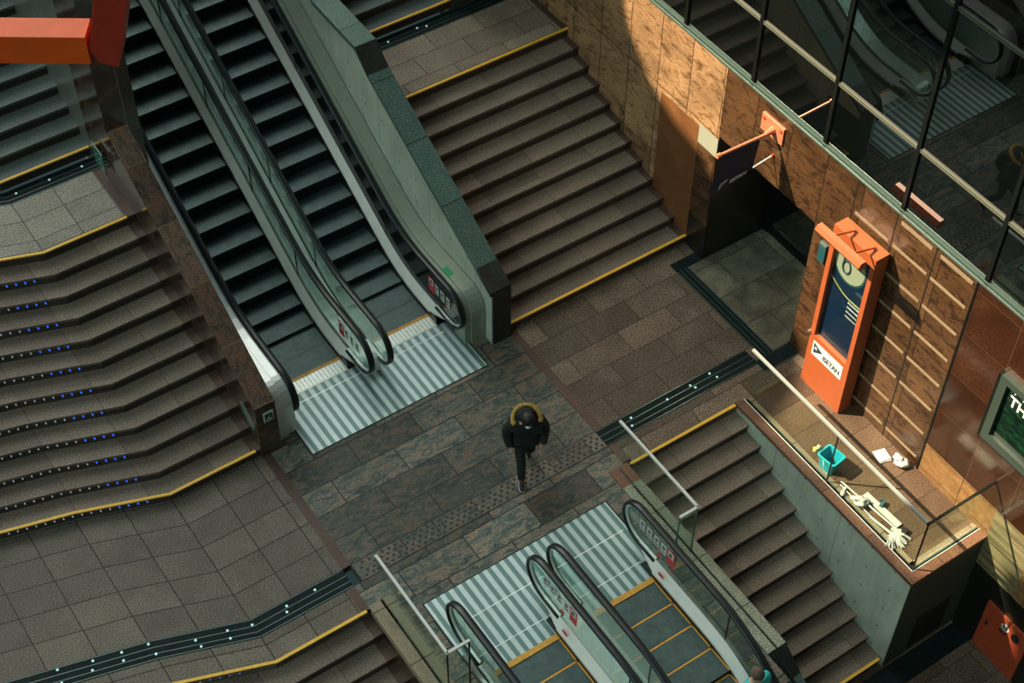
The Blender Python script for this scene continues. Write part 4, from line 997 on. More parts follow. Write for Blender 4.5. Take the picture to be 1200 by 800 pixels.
# ------------------------------------------------------------------ banner
t = thing('hanging_banner', (WX, 11.47, 3.43), 'small navy banner hanging from a copper pole on the wall above the shop recess', 'banner')
mb = MB(); mb.box(WX-0.045, WX-0.02, 11.26, 11.70, 3.30, 3.58, M['copper'])
for y in (11.31, 11.65): mb.tube([(WX-0.045, y, 3.52), (WX-0.06, y, 3.52)], 0.02, M['red'], 8)
mb.build('bracket', t)
mb = MB(); mb.tube([(WX-0.04, 11.46, 3.44), (11.90, 11.45, 3.43)], [0.06, 0.026], M['copper'], 8); mb.tube([(11.92, 11.45, 3.43), (11.13, 11.45, 3.46)], 0.022, M['copper'], 10)
mb.tube([(11.14, 11.45, 3.46), (11.08, 11.45, 3.462)], 0.034, M['copper'], 10); mb.build('pole', t)
mb = MB()
TL, TR_, BR, BL = Vector((11.22, 11.45, 3.42)), Vector((11.84, 11.45, 3.39)), Vector((11.765, 11.43, 2.88)), Vector((11.05, 11.45, 2.78))
NU, NV = 12, 8
for side_ in (0, 1):
    for i in range(NU):
        for j in range(NV):
            def P(a, b):
                u, v = a/NU, b/NV; p = TL.lerp(TR_, u).lerp(BL.lerp(BR, u), v)
                return p+Vector((0, 0.02*math.sin(u*7+v*2)*v+(0.004 if side_ else 0), 0))
            q = [P(i, j), P(i+1, j), P(i+1, j+1), P(i, j+1)]
            mb.face(q if side_ else q[::-1], M['navy'])
fl = mb.build('cloth', t)
bx_ = (BR-BL).normalized(); by_ = (TL-BL).normalized()
text_mesh('ISETAN', 'lettering', M['white'], fl, tuple(BL+bx_*0.42+by_*0.075+Vector((0, -0.03, 0))), tuple(bx_), tuple(by_), 0.085, squeeze=1.0)
mb = MB(); o_ = BL+bx_*0.10+by_*0.03+Vector((0, -0.028, 0)); mb.face([o_, o_+bx_*0.14+by_*0.13, o_+by_*0.11-bx_*0.0], M['white']); o2 = o_+Vector((0, -0.002, 0)); mb.face([o2+bx_*0.02+by_*0.045, o2+bx_*0.09+by_*0.105, o2+bx_*0.015+by_*0.095], M['navy']); mb.build('pennant_mark', fl)
mb = MB(); mb.tube([(11.78, 11.45, 2.90), (WX-0.02, 11.40, 3.02)], 0.010, M['white'], 6); mb.tube([(WX-0.05, 11.40, 3.015), (WX-0.02, 11.40, 3.02)], 0.022, M['red'], 8); mb.build('lower_stay', t)
mb = MB(); mb.tube([TR_+Vector((-0.02, 0, 0.0)), TR_+Vector((0.07, 0, 0.03))], 0.014, M['steel'], 6); mb.build('clip', t)

# ------------------------------------------------------------------ framed poster, hydrant cabinet
t = thing('poster_frame', (WX, 6.4, 1.65), 'dark green framed poster case on the polished red wall at the right edge', 'poster case')
mb = MB()
ya, yb2, za, zb2 = 5.6, 6.97, 1.65, 2.86
for (a, b, c, d) in ((ya, yb2, za, za+0.13), (ya, yb2, zb2-0.10, zb2), (yb2-0.12, yb2, za+0.13, zb2-0.10), (ya, ya+0.12, za+0.13, zb2-0.10)): mb.box(WX-0.10, WX-0.02, a, b, c, d, M['frame_dk'] if 'frame_dk' in M else M['frame'])
mb.build('frame', t)
mb = MB(); mb.box(WX-0.105, WX-0.02, yb2, yb2+0.035, za-0.01, zb2+0.01, M['mullion']); mb.box(WX-0.105, WX-0.02, ya, yb2, za-0.02, za, M['mullion']); mb.build('dark_edging', t)  # solid dark strips along one side and the bottom of the frame
m_, n_, b_ = new_mat('green_forest_poster')
uv_ = n_.nodes.new('ShaderNodeUVMap').outputs['UV']
c_ = ramp_of(n_, noise(n_, mapping(n_, uv_, scale=(1, 3, 1), rot=(0, 0, 0.6)), 5.0, 6, 0.7, 1.0), [(0.42, (0.002, 0.005, 0.0045)), (0.56, (0.003, 0.022, 0.012)), (0.72, (0.008, 0.055, 0.026))])
n_.links.new(c_, b_.inputs['Base Color']); b_.inputs['Roughness'].default_value = 0.15
mb = MB(); mb.box(WX-0.045, WX-0.03, ya+0.11, yb2-0.11, za+0.12, zb2-0.09, m_); p = mb.build('poster', t)
text_mesh('THE', 'lettering', M['white'], p, (WX-0.047, 6.58, 2.52), (0, -1, -0.04), (0, 0, 1), 0.24, squeeze=0.9)
mb = MB(); rr = random.Random(5)
for i in range(14):
    y = 6.74-rr.random()*0.30; z = 2.66+rr.random()*0.07; mb.box(WX-0.048, WX-0.0455, y-0.012, y+0.004, z-0.008, z+0.010, M['white'])
mb.build('small_text', p)['kind'] = 'stuff'
t = thing('hydrant_cabinet', (WX, 5.65, -2.1), 'red-orange fire hydrant cabinet door low on the black wall in the bottom right corner', 'fire cabinet')
mb = MB(); mb.box(WX-0.06, WX-0.02, 5.22, 5.98, -2.12, -1.04, M['hydrant']); d_ = mb.build('door', t, bevel=0.006)
def ring(mb, yc, zc, r0, r1, x0, x1, m, seg=24):
    for i in range(seg):
        a, b = 2*math.pi*i/seg, 2*math.pi*(i+1)/seg
        mb.prism_x([(yc+r0*math.cos(a), zc+r0*math.sin(a)), (yc+r1*math.cos(a), zc+r1*math.sin(a)), (yc+r1*math.cos(b), zc+r1*math.sin(b)), (yc+r0*math.cos(b), zc+r0*math.sin(b))], x0, x1, m)
mb = MB(); xq = WX-0.064; ring(mb, 5.60, -1.22, 0.050, 0.072, xq-0.002, xq, M['white']); mb.prism_x([(5.60+0.05*math.cos(i*math.pi/8), -1.22+0.05*math.sin(i*math.pi/8)) for i in range(16)], xq-0.001, xq, M['black'])
mb.box(xq-0.003, xq, 5.597, 5.607, -1.27, -1.17, M['white']); mb.box(xq-0.003, xq, 5.55, 5.65, -1.226, -1.216, M['white']); mb.build('round_emblem', d_)
mb = MB(); mb.prism_x([(5.41+0.065*math.cos(i*math.pi/10), -1.24+0.085*math.sin(i*math.pi/10)) for i in range(20)], WX-0.075, WX-0.06, M['black']); mb.build('push_button', t)
mb = MB(); mb.box(WX-0.07, WX-0.06, 5.86, 5.90, -1.52, -1.42, M['black']); mb.build('latch', t)
text_mesh('FIRE', 'lettering', M['black'], d_, (xq, 5.62, -1.36), (0, -1, 0), (0, 0, 1), 0.07)

# ------------------------------------------------------------------ cleaner's things on the platform
t = thing('bucket', (10.99, 8.43, 0), 'turquoise square plastic bucket standing on the platform behind the glass railing', 'bucket')
def sq_ring(cx, cy, hw, hd, z, rc=0.3, n=6, rot=0.12):
    pts = []
    for (sx, sy, a0) in ((1, 1, 0), (-1, 1, 90), (-1, -1, 180), (1, -1, 270)):
        r = min(hw, hd)*rc
        for i in range(n+1):
            a = math.radians(a0+90*i/n); px_, py_ = sx*(hw-r)+r*math.cos(a), sy*(hd-r)+r*math.sin(a)
            pts.append((cx+px_*math.cos(rot)-py_*math.sin(rot), cy+px_*math.sin(rot)+py_*math.cos(rot), z))
    return pts
def loft(mb, rings, m, close=True):
    for A, B in zip(rings[:-1], rings[1:]):
        n = len(A)
        for i in range(n): j = (i+1) % n; mb.face([A[i], A[j], B[j], B[i]], m)
mb = MB()
cx, cy = 11.075, 8.42
rg = [sq_ring(cx, cy, 0.09, 0.11, 0.0), sq_ring(cx, cy, 0.115, 0.135, 0.25), sq_ring(cx, cy, 0.135, 0.155, 0.255), sq_ring(cx, cy, 0.135, 0.155, 0.28), sq_ring(cx, cy, 0.112, 0.132, 0.28), sq_ring(cx, cy, 0.085, 0.105, 0.02)]
loft(mb, rg, M['aqua']); mb.face(rg[0][::-1], M['aqua']); mb.face(rg[-1], M['aqua']); mb.build('body', t, smooth=False)
mb = MB(); mb.tube([(cx-0.13, cy+0.02, 0.26), (cx-0.15, cy-0.02, 0.20), (cx-0.155, cy-0.04, 0.10), (cx-0.13, cy-0.1, 0.06)], 0.008, M['white'], 6); mb.build('handle', t)
t = thing('rubber_glove', (10.99, 8.62, 0.0), 'yellow and white cloth hanging over the back rim of the turquoise bucket', 'cloth')
def blob(mb, c, rx, ry, rz, m, seed=0, amp=0.25, seg=14, rng=9, zmin=None, rot=0.0):
    rr = random.Random(seed); ph = [rr.uniform(0, 6.28) for _ in range(6)]
    rings = []
    for j in range(1, rng):
        th = math.pi*j/rng; r_ = []
        for i in range(seg):
            a = 2*math.pi*i/seg
            k = 1+amp*(math.sin(3*a+ph[0]+2*th)*0.5+math.sin(5*a+ph[1]-3*th)*0.3+math.sin(2*a+4*th+ph[2])*0.3)
            x, y, z = rx*k*math.sin(th)*math.cos(a), ry*k*math.sin(th)*math.sin(a), rz*k*math.cos(th)
            X, Y = x*math.cos(rot)-y*math.sin(rot), x*math.sin(rot)+y*math.cos(rot)
            Z = c[2]+z
            if zmin is not None: Z = max(zmin, Z)
            r_.append((c[0]+X, c[1]+Y, Z))
        rings.append(r_)
    loft(mb, rings, m); mb.face(rings[0][::-1], m); mb.face(rings[-1], m)
mb = MB(); blob(mb, (10.96, 8.62, 0.28), 0.045, 0.035, 0.04, M['lime'], 2, 0.4); mb.build('yellow_fold', t, smooth=True)
mb = MB(); blob(mb, (11.01, 8.61, 0.29), 0.045, 0.035, 0.04, M['cloth'], 3, 0.4); mb.build('white_fold', t, smooth=True)
t.name = 'cleaning_cloth'
mb = MB()   # folded cloth lying flat
rot = math.radians(-22)
def rq(cx, cy, hx, hy, rot): return [(cx+sx*hx*math.cos(rot)-sy*hy*math.sin(rot), cy+sx*hx*math.sin(rot)+sy*hy*math.cos(rot)) for sx, sy in ((-1, -1), (1, -1), (1, 1), (-1, 1))]
mb.prism_z(rq(11.82, 8.15, 0.095, 0.11, math.radians(-15)), 0.0, 0.018, M['cloth']); mb.prism_z(rq(11.822, 8.148, 0.088, 0.095, math.radians(-12)), 0.018, 0.032, M['cloth'])
o = mb.build('cleaning_cloth', origin=(11.82, 8.15, 0), bevel=0.006); tag(o, 'white cloth folded flat on the platform floor beside the wall', 'cloth')
mb = MB(); blob(mb, (11.94, 7.91, 0.06), 0.085, 0.125, 0.06, M['cloth'], 8, 0.22, zmin=0.0, rot=0.15); blob(mb, (11.92, 7.96, 0.11), 0.055, 0.075, 0.045, M['cloth'], 9, 0.3)
o = mb.build('cleaning_cloth', origin=(11.94, 7.91, 0), smooth=True); tag(o, 'crumpled heap of white cloth on the platform floor, nearest the wall', 'cloth')
t = thing('mop', (11.08, 7.1, 0), 'long-handled mop with a fluffy white head lying along the glass railing', 'mop')
mb = MB(); mb.tube([(11.03, 8.14, 0.05), (11.12, 7.08, 0.06)], 0.013, M['pale_tool'], 8); mb.build('handle', t)
mb = MB(); mb.tube([(11.06, 7.16, 0.05), (11.15, 7.06, 0.05)], 0.03, M['pale_tool'], 8); mb.build('clamp', t)
mb = MB(); rr = random.Random(11)
for i in range(60):
    a = rr.uniform(-0.9, 0.9)-math.pi/2-0.35; L_ = rr.uniform(0.12, 0.21); x0_ = 11.05+rr.uniform(-0.06, 0.06); y0_ = 7.08+rr.uniform(-0.03, 0.03)
    mb.tube([(x0_, y0_, 0.06), (x0_+L_*0.5*math.cos(a), y0_+L_*0.5*math.sin(a), 0.055+rr.uniform(0, 0.02)), (x0_+L_*math.cos(a), y0_+L_*math.sin(a), 0.012+rr.uniform(0, 0.02))], 0.010, M['cloth'], 5)
mb.build('mop_head', t)['kind'] = 'stuff'
t = thing('squeegee', (11.05, 7.6, 0), 'thin telescopic tool with jointed pale rod lying between the mop and the glass railing', 'cleaning tool')
mb = MB(); mb.tube([(11.00, 8.10, 0.03), (10.99, 7.50, 0.03), (10.985, 7.44, 0.03), (11.03, 7.12, 0.03)], [0.009, 0.009, 0.017, 0.017], M['pale_tool'], 8); mb.build('rod', t)
mb = MB(); mb.obox((11.03, 7.11, 0.03), (1, 0.2, 0), (-0.2, 1, 0), (0, 0, 1), 0.075, 0.016, 0.016, M['pale_tool']); mb.build('head', t)
t = thing('dust_brush', (11.16, 7.03, 0), 'black brush lying against the fluffy mop head', 'brush')
mb = MB(); mb.obox((11.17, 7.04, 0.045), (1, 0.35, 0), (-0.35, 1, 0), (0, 0, 1), 0.075, 0.045, 0.02, M['black']); mb.build('block', t)
mb = MB(); mb.obox((11.17, 7.04, 0.015), (1, 0.35, 0), (-0.35, 1, 0), (0, 0, 1), 0.08, 0.05, 0.012, M['teal_dark']); mb.build('bristles', t)
t = thing('flat_scraper', (11.2, 7.47, 0), 'flat pale green board-shaped cleaning head lying on the platform', 'cleaning tool')
mb = MB(); mb.obox((11.195, 7.47, 0.022), (0.045, -1, 0), (1, 0.045, 0), (0, 0, 1), 0.325, 0.048, 0.014, M['pale_tool']); mb.build('board', t, bevel=0.004)
mb = MB(); mb.obox((11.25, 7.53, 0.05), (1, 0.3, 0), (-0.3, 1, 0), (0, 0, 1), 0.055, 0.022, 0.020, M['teal_dark']); mb.obox((11.28, 7.57, 0.06), (1, -1, 0), (1, 1, 0), (0, 0, 1), 0.03, 0.014, 0.016, M['teal_dark']); mb.build('swivel_joint', t)
mb = MB(); blob(mb, (11.0, 7.72, 0.085), 0.085, 0.12, 0.030, M['cloth'], 21, 0.42, zmin=0.066, rot=0.5); blob(mb, (11.0, 7.74, 0.115), 0.05, 0.09, 0.022, M['cloth'], 22, 0.5, rot=0.9)
o = mb.build('cleaning_cloth', origin=(10.97, 7.72, 0.0), smooth=True); tag(o, 'bunched white cloth draped over the mop handle', 'cloth')
mb = MB(); blob(mb, (10.93, 7.97, 0.035), 0.05, 0.035, 0.035, M['cloth'], 31, 0.2, zmin=0.0, rot=0.5); blob(mb, (10.995, 8.0, 0.04), 0.05, 0.025, 0.03, M['cloth'], 32, 0.2, zmin=0.0, rot=0.2)
o = mb.build('cleaning_cloth', origin=(10.95, 7.97, 0), smooth=True); tag(o, 'small twisted white rag between the turquoise bucket and the mop, touching its handle', 'cloth')

# ------------------------------------------------------------------ people
def skin_obj(name, parent, verts, edges, radii, mat, sub=2, root=0):
    off = Vector(parent['_o'])
    me = bpy.data.meshes.new(name); me.from_pydata([tuple(Vector(v)-off) for v in verts], edges, []); me.update()
    o = bpy.data.objects.new(name, me); COL.objects.link(o); o.parent = parent; o['_o'] = tuple(off)
    md = o.modifiers.new('skin', 'SKIN'); md.use_smooth_shade = True
    sk = me.skin_vertices[0].data if me.skin_vertices else None
    if sk is None:
        bpy.context.view_layer.objects.active = o
        me.update()
    for i, r in enumerate(radii):
        rx, ry = (r if isinstance(r, tuple) else (r, r))
        me.skin_vertices[0].data[i].radius = (rx, ry)
        me.skin_vertices[0].data[i].use_root = (i == root)
    s2 = o.modifiers.new('sub', 'SUBSURF'); s2.levels = sub; s2.render_levels = sub
    bpy.context.view_layer.update()
    dg = bpy.context.evaluated_depsgraph_get(); m2 = bpy.data.meshes.new_from_object(o.evaluated_get(dg))
    o.modifiers.clear(); o.data = m2; m2.materials.clear(); m2.materials.append(mat)
    m2.polygons.foreach_set('use_smooth', [True]*len(m2.polygons)); return o

# walking person, heading toward -Y; local frame: f = facing, s = their left
PX, PY = 7.57, 10.72
f3 = Vector((-0.42, -0.90, 0)).normalized(); s3 = Vector((-f3.y, f3.x, 0))   # their left = +X side
s3 = Vector((0, 0, 1)).cross(f3)
def W(f, s, z): return Vector((PX, PY, 0.005))+f3*f+s3*s+Vector((0, 0, z))
t = thing('person', (PX, PY, 0), 'person in a black parka with fur-trimmed hood and face mask walking across the landing', 'person')
V = [W(0, 0, 0.93), W(0.02, 0, 1.08), W(0.05, 0, 1.24), W(0.08, 0, 1.40), W(0.11, 0, 1.50), W(0.17, 0, 1.58), W(0.19, 0, 1.66)]
E_ = [(0, 1), (1, 2), (2, 3), (3, 4), (4, 5), (5, 6)]
Rr = [(0.15, 0.11), (0.15, 0.11), (0.17, 0.12), (0.16, 0.11), 0.065, (0.082, 0.095), (0.085, 0.09)]
def addc(parent, pts, rad):
    p = parent
    for q, r in zip(pts, rad): V.append(q); Rr.append(r); E_.append((p, len(V)-1)); p = len(V)-1
    return p
# front (right) leg steps forward, rear (left) leg trails
addc(0, [W(0.02, -0.10, 0.88), W(0.22, -0.10, 0.50), W(0.28, -0.10, 0.10), W(0.29, -0.10, 0.06)], [0.095, 0.062, 0.042, 0.045])
addc(0, [W(-0.02, 0.10, 0.88), W(-0.02, 0.10, 0.48), W(-0.36, 0.10, 0.20), W(-0.38, 0.10, 0.16)], [0.095, 0.062, 0.042, 0.045])
addc(3, [W(0.07, -0.20, 1.40), W(-0.02, -0.27, 1.12), W(0.12, -0.25, 0.90), W(0.16, -0.24, 0.84)], [0.065, 0.048, 0.034, 0.028])
addc(3, [W(0.07, 0.20, 1.40), W(0.02, 0.27, 1.12), W(0.16, 0.24, 0.93), W(0.20, 0.22, 0.88)], [0.065, 0.048, 0.034, 0.028])
skin_obj('body', t, V, E_, Rr, M['skin'])
# parka
V = [W(0.0, 0, 0.80), W(0, 0, 0.93), W(0.03, 0, 1.10), W(0.06, 0, 1.26), W(0.08, 0, 1.39), W(0.10, 0, 1.47)]
E_ = [(0, 1), (1, 2), (2, 3), (3, 4), (4, 5)]; Rr = [(0.25, 0.20), (0.25, 0.195), (0.235, 0.185), (0.25, 0.18), (0.23, 0.16), (0.12, 0.11)]
addc(4, [W(0.07, -0.24, 1.38), W(0.00, -0.32, 1.12), W(0.12, -0.28, 0.90), W(0.14, -0.27, 0.86)], [0.11, 0.10, 0.075, 0.065])
addc(4, [W(0.07, 0.24, 1.38), W(0.02, 0.32, 1.12), W(0.16, 0.27, 0.92), W(0.18, 0.26, 0.88)], [0.11, 0.10, 0.075, 0.065])
skin_obj('parka', t, V, E_, Rr, M['coat'], root=2)
V = [W(0, 0, 0.90)]; E_ = []; Rr = [(0.16, 0.12)]
addc(0, [W(0.03, -0.10, 0.82), W(0.22, -0.10, 0.50), W(0.27, -0.10, 0.18), W(0.28, -0.10, 0.09)], [0.105, 0.085, 0.068, 0.066])
addc(0, [W(-0.02, 0.10, 0.82), W(-0.03, 0.10, 0.48), W(-0.30, 0.10, 0.25), W(-0.36, 0.10, 0.19)], [0.105, 0.085, 0.068, 0.066])
skin_obj('trousers', t, V, E_, Rr, M['trouser'])
def shoe(c, fdir, pitch, nm='shoe'):
    f_ = (fdir*math.cos(pitch)+Vector((0, 0, 1))*math.sin(pitch)).normalized(); s_ = Vector((0, 0, 1)).cross(fdir).normalized(); u_ = f_.cross(s_)*-1
    if u_.z < 0: u_ = -u_
    prof = [(-0.10, 0.036, 0.09), (-0.07, 0.042, 0.10), (0.0, 0.040, 0.085), (0.07, 0.048, 0.055), (0.13, 0.044, 0.045), (0.17, 0.024, 0.035)]
    mb = MB(); rings = []
    for a, w_, h_ in prof:
        rings.append([c+f_*a+s_*w_*math.cos(q)+u_*(0.025+h_*max(0, math.sin(q))) for q in [i*math.pi/5 for i in range(6)]]+[c+f_*a-s_*w_*0.9+u_*0.02, c+f_*a+s_*w_*0.9+u_*0.02])
    loft(mb, [[tuple(p) for p in r] for r in rings], M['black']); mb.face([tuple(p) for p in rings[0]][::-1], M['black']); mb.face([tuple(p) for p in rings[-1]], M['black'])
    o = mb.build(nm, t, smooth=True)
    mb = MB(); rings = []
    for a, w_, h_ in prof:
        w2 = w_+0.006; rings.append([c+f_*a+s_*w2*x+u_*z for x, z in ((-1, 0), (1, 0), (1, 0.03), (-1, 0.03))])
    loft(mb, [[tuple(p) for p in r] for r in rings], M['white']); mb.face([tuple(p) for p in rings[0]][::-1], M['white']); mb.face([tuple(p) for p in rings[-1]], M['white']); mb.build('sole', o)
    mb = MB(); mb.obox(c+f_*(-0.02)+u_*0.06-s_*0.043, f_, s_, u_, 0.03, 0.004, 0.02, M['red_print']); mb.obox(c+f_*(-0.02)+u_*0.06+s_*0.043, f_, s_, u_, 0.03, 0.004, 0.02, M['red_print']); mb.build('side_patch', o)
shoe(W(0.30, -0.10, 0.004), (f3-s3*0.1).normalized(), 0.0)
shoe(W(-0.36, 0.10, 0.115), (f3+s3*0.1).normalized(), -0.75)
# hood lying back with fur rim, hair, mask, face
HC = W(0.21, 0, 1.62)
mb = MB(); blob(mb, tuple(HC+Vector((0, 0, 0.022))+f3*0.004), 0.115, 0.130, 0.125, M['hair'], 41, 0.05, seg=18, rng=12); mb.build('hair', t, smooth=True)
mb = MB(); blob(mb, tuple(HC+f3*0.075-Vector((0, 0, 0.075))), 0.058, 0.040, 0.048, M['mask'], 42, 0.03); mb.build('face_mask', t, smooth=True)
mb = MB(); blob(mb, tuple(HC+f3*0.098+Vector((0, 0, -0.005))), 0.012, 0.014, 0.022, M['skin'], 4, 0.0); mb.build('nose', t, smooth=True)
for q in (-1, 1):
    mb = MB(); blob(mb, tuple(HC+f3*0.088+s3*0.032*q+Vector((0, 0, 0.012))), 0.012, 0.008, 0.007, M['black'], 4, 0.0); mb.build('eye', t, smooth=True)
    mb = MB(); blob(mb, tuple(HC+s3*0.096*q-f3*0.005), 0.012, 0.020, 0.030, M['skin'], 4, 0.0); mb.build('ear', t, smooth=True)
mb = MB(); blob(mb, tuple(W(-0.02, 0, 1.50)), 0.19, 0.15, 0.11, M['coat'], 5, 0.10, seg=18, rng=12); mb.build('hood', t, smooth=True)
mb = MB()
rim = []
for i in range(21):
    a = math.pi*(-0.12+1.24*i/20); rim.append(W(0.09-0.20*math.sin(a), 0.225*math.cos(a), 1.50+0.10*math.sin(a)))
rr = random.Random(9)
mb.tube(rim, [0.030+0.010*rr.random() for _ in rim], M['fur'], 10)
for i in range(260):
    k = rr.uniform(0, 19.99); a_ = rim[int(k)].lerp(rim[int(k)+1], k % 1); d_ = Vector((rr.gauss(0, 1), rr.gauss(0, 1), rr.gauss(0.4, 1))).normalized()
    mb.tube([a_+d_*0.02, a_+d_*rr.uniform(0.045, 0.065)], [0.006, 0.001], M['fur'], 4, caps=False)
mb.build('fur_trim', t)
mb = MB(); blob(mb, tuple(W(-0.20, -0.03, 1.24)), 0.165, 0.115, 0.245, M['pack'], 6, 0.06, seg=18, rng=12); bp_ = mb.build('backpack', t, smooth=True)
for q in (-1, 1):
    mb = MB(); mb.tube([W(-0.12, 0.12*q, 1.42), W(0.02, 0.15*q, 1.52), W(0.17, 0.15*q, 1.42), W(0.20, 0.14*q, 1.26), W(0.10, 0.17*q, 1.10), W(-0.10, 0.14*q, 1.05)], 0, M['pack'], sec=[(-0.022, -0.006), (0.022, -0.006), (0.022, 0.006), (-0.022, 0.006)]); mb.build('strap', t)
mb = MB(); mb.tube([W(0.185, 0, 1.50), W(0.205, 0, 1.44)], 0.012, M['mask'], 6); mb.build('zip_pull', t)
def hand(t, wrist, d, side_v, nm='hand', m=M['skin']):
    d = d.normalized(); n_ = side_v.normalized(); b_ = d.cross(n_).normalized()
    V = [wrist, wrist+d*0.045, wrist+d*0.085]; E_ = [(0, 1), (1, 2)]; Rr = [(0.022, 0.016), (0.034, 0.015), (0.036, 0.014)]
    for k, L_ in enumerate((0.070, 0.080, 0.075, 0.058)):
        o_ = b_*(k-1.5)*0.019; base = wrist+d*0.085+o_
        V += [base, base+d*L_*0.45+n_*0.010, base+d*L_*0.75+n_*0.030, base+d*L_*0.85+n_*0.050]; i0 = len(V)-4
        E_ += [(2, i0), (i0, i0+1), (i0+1, i0+2), (i0+2, i0+3)]; Rr += [0.009, 0.0088, 0.008, 0.007]
    V += [wrist+d*0.03-b_*0.035, wrist+d*0.06-b_*0.050+n_*0.012, wrist+d*0.085-b_*0.048+n_*0.028]; i0 = len(V)-3
    E_ += [(0, i0), (i0, i0+1), (i0+1, i0+2)]; Rr += [0.012, 0.010, 0.008]
    return skin_obj(nm, t, V, E_, Rr, m, sub=1)
hand(t, W(0.15, -0.25, 0.86), Vector((0, 0, -1))+f3*0.5, s3)
hand(t, W(0.19, 0.235, 0.90), Vector((0, 0, -1))+f3*0.5, -s3)

for _c in (t,): _c.scale = (0.82,)*3
# second person, only the top of the head and a shoulder in frame, riding down the right lower escalator
PX, PY = 7.74, 6.13
ZS = base_dn(6.13)
def W2(f, s, z): return Vector((PX, PY, ZS))+Vector((0, -1, 0))*f+Vector((1, 0, 0))*s+Vector((0, 0, z))
t = thing('person', (PX, PY, ZS), 'person with brown hair and aqua top riding down the escalator', 'person')
V = [W2(0, 0, 0.92), W2(0, 0, 1.15), W2(0, 0, 1.35), W2(0.01, 0, 1.45), W2(0.03, 0, 1.55), W2(0.03, 0, 1.62)]; E_ = [(0, 1), (1, 2), (2, 3), (3, 4), (4, 5)]
Rr = [(0.15, 0.11), (0.14, 0.10), (0.15, 0.10), 0.055, (0.075, 0.09), (0.08, 0.09)]
addc(0, [W2(0, -0.09, 0.85), W2(0.02, -0.09, 0.48), W2(0, -0.09, 0.08)], [0.09, 0.06, 0.04])
addc(0, [W2(0, 0.09, 0.85), W2(0.02, 0.09, 0.48), W2(0, 0.09, 0.08)], [0.09, 0.06, 0.04])
addc(2, [W2(0, -0.19, 1.36), W2(-0.02, -0.24, 1.10), W2(0.12, -0.22, 0.92)], [0.06, 0.042, 0.03])
addc(2, [W2(0, 0.19, 1.36), W2(-0.02, 0.24, 1.10), W2(0.12, 0.22, 0.92)], [0.06, 0.042, 0.03])
skin_obj('body', t, V, E_, Rr, M['skin'])
V = [W2(0, 0, 0.86), W2(0, 0, 1.12), W2(0, 0, 1.34), W2(0, 0, 1.43)]; E_ = [(0, 1), (1, 2), (2, 3)]; Rr = [(0.19, 0.15), (0.18, 0.14), (0.185, 0.13), (0.08, 0.08)]
addc(2, [W2(0, -0.20, 1.36), W2(-0.02, -0.26, 1.10)], [0.085, 0.065]); addc(2, [W2(0, 0.20, 1.36), W2(-0.02, 0.26, 1.10)], [0.085, 0.065])
skin_obj('aqua_top', t, V, E_, Rr, M['aqua_cloth'], root=1)
V = [W2(0, 0, 0.90)]; E_ = []; Rr = [(0.15, 0.12)]
addc(0, [W2(0, -0.09, 0.82), W2(0.02, -0.09, 0.48), W2(0, -0.09, 0.10)], [0.10, 0.08, 0.06]); addc(0, [W2(0, 0.09, 0.82), W2(0.02, 0.09, 0.48), W2(0, 0.09, 0.10)], [0.10, 0.08, 0.06])
skin_obj('trousers', t, V, E_, Rr, M['trouser'])
mb = MB(); blob(mb, tuple(W2(0.01, 0, 1.625)), 0.092, 0.105, 0.115, M['hair_brown'], 51, 0.06, seg=18, rng=12); mb.build('hair', t, smooth=True)
for q in (-1, 1):
    mb = MB(); blob(mb, tuple(W2(0.02, 0.092*q, 1.60)), 0.012, 0.02, 0.03, M['skin'], 4, 0.0); mb.build('ear', t, smooth=True)
for q in (-1, 1):
    mb = MB(); c0 = W2(0.0, 0.09*q, 0.0); mb.obox(c0+Vector((0, -0.05, 0.045)), (1, 0, 0), (0, 1, 0), (0, 0, 1), 0.045, 0.13, 0.042, M['black']); mb.build('shoe', t, bevel=0.02)
hand(t, W2(0.12, -0.22, 0.92), Vector((0, -0.4, -1)), Vector((1, 0, 0))); hand(t, W2(0.12, 0.22, 0.92), Vector((0, -0.4, -1)), Vector((-1, 0, 0)))

t.scale = (0.88,)*3
# ------------------------------------------------------------------ red steel frame near the camera, top left
t = thing('steel_frame', (2.9, 11.5, 8.8), 'red-orange painted steel beam and strut high above the stairs', 'steel frame')
u_ = Vector((math.cos(YAW), -math.sin(YAW), 0)); v_ = Vector((math.sin(YAW), math.cos(YAW), 0))
def cam_pt(x, y, d):
    r = fw*1891.5+rt*(x-600)-up*(y-400); r.normalize(); return Vector((0, 0, 18))+r*d
mb = MB()
# beam: lower front edge passes image (0..105, 75) at 15 m
D = 15.0
a = Vector((0, 0, 18))+(Vector(cam_pt(60, 75, D))-Vector((0, 0, 18)))
hh, dd = 0.148, 0.135
c = a+Vector((0, 0, hh))+v_*dd
mb.obox(c-u_*1.335, u_, v_, (0, 0, 1), 1.69, dd, hh, M['beam_red']); mb.build('beam', t, bevel=0.004)
mb = MB(); pd = Vector((0.0491, -0.4163, 0.9079))
b0 = Vector(cam_pt(121.5, 75, D-0.03)); n_ = (v_-pd*v_.dot(pd)).normalized(); sd = pd.cross(n_).normalized()
mb.obox(b0+pd*2.0+n_*0.16, sd, n_, pd, 0.137, 0.16, 2.0, M['red']); mb.build('strut', t, bevel=0.004)

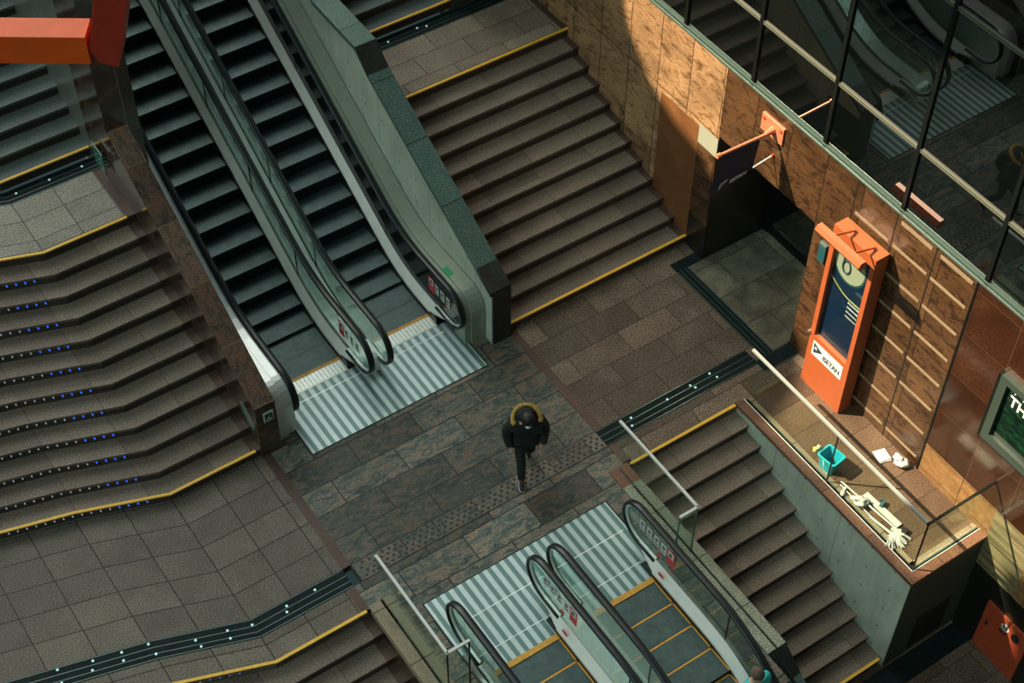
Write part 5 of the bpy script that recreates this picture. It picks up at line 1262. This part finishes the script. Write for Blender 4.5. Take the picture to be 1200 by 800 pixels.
# ------------------------------------------------------------------ unseen sun blocker added far above: hole shaped to light the right-hand wall
HR = 60.0
def to_blocker(p):
    p = Vector(p); k = (HR-p.z)/SUN_ON.z; return tuple((p+SUN_ON*k)[:2])
def blocker_opening():
    wall = [(14.97, 6.2), (14.93, 3.35), (14.68, 2.62), (13.88, 1.78), (12.94, 1.60)]
    pts = [to_blocker((WX, y, z)) for y, z in wall]
    pts += [to_blocker((11.35, 9.98, 0)), to_blocker((10.62, 9.7, 0)), to_blocker((10.62, 6.3, 0)), to_blocker((WX, 5.95, -0.55)), to_blocker((WX, 5.0, -0.2)), to_blocker((WX, 4.0, 6.2))]
    return pts
import bmesh
bm = bmesh.new()
hole = blocker_opening()
hx = [p[0] for p in hole]; hy = [p[1] for p in hole]
cxr, cyr = sum(hx)/len(hx), sum(hy)/len(hy)
outer = [(min(hx)-28, min(hy)-16), (max(hx)+10, min(hy)-16), (max(hx)+10, max(hy)+22), (min(hx)-28, max(hy)+22)]
def area(p): return sum(p[i][0]*p[(i+1) % len(p)][1]-p[(i+1) % len(p)][0]*p[i][1] for i in range(len(p)))
if area(hole) < 0: hole = hole[::-1]
vo = [bm.verts.new((x, y, HR)) for x, y in outer]; vh = [bm.verts.new((x, y, HR)) for x, y in hole]
ed = [bm.edges.new((vo[i], vo[(i+1) % 4])) for i in range(4)]+[bm.edges.new((vh[i], vh[(i+1) % len(vh)])) for i in range(len(vh))]
bmesh.ops.triangle_fill(bm, use_beauty=True, edges=ed)
ext = bmesh.ops.extrude_face_region(bm, geom=bm.faces[:])
for v in ext['geom']:
    if isinstance(v, bmesh.types.BMVert): v.co.z += 0.4
me = bpy.data.meshes.new('sun_blocker'); bm.to_mesh(me); bm.free(); me.materials.append(M['concrete_dark'])
o = bpy.data.objects.new('sun_blocker', me); COL.objects.link(o); tag(o, kind='structure')
mb = MB(); p, q = Vector(to_blocker((WX, 14.75, 2.75))), Vector(to_blocker((WX, 12.80, 1.66))); d = (q-p).normalized(); nn = Vector((-d.y, d.x))*0.05  # unseen bar added to cast the thin dark line across the sunlit wall
mb.prism_z([tuple(p-nn-d*2), tuple(q-nn+d*2), tuple(q+nn+d*2), tuple(p+nn-d*2)], HR-0.3, HR, M['concrete_dark']); tag(mb.build('sun_blocker_bar'), kind='structure')
for o in list(bpy.data.objects):
    if '_o' in o.keys(): del o['_o']
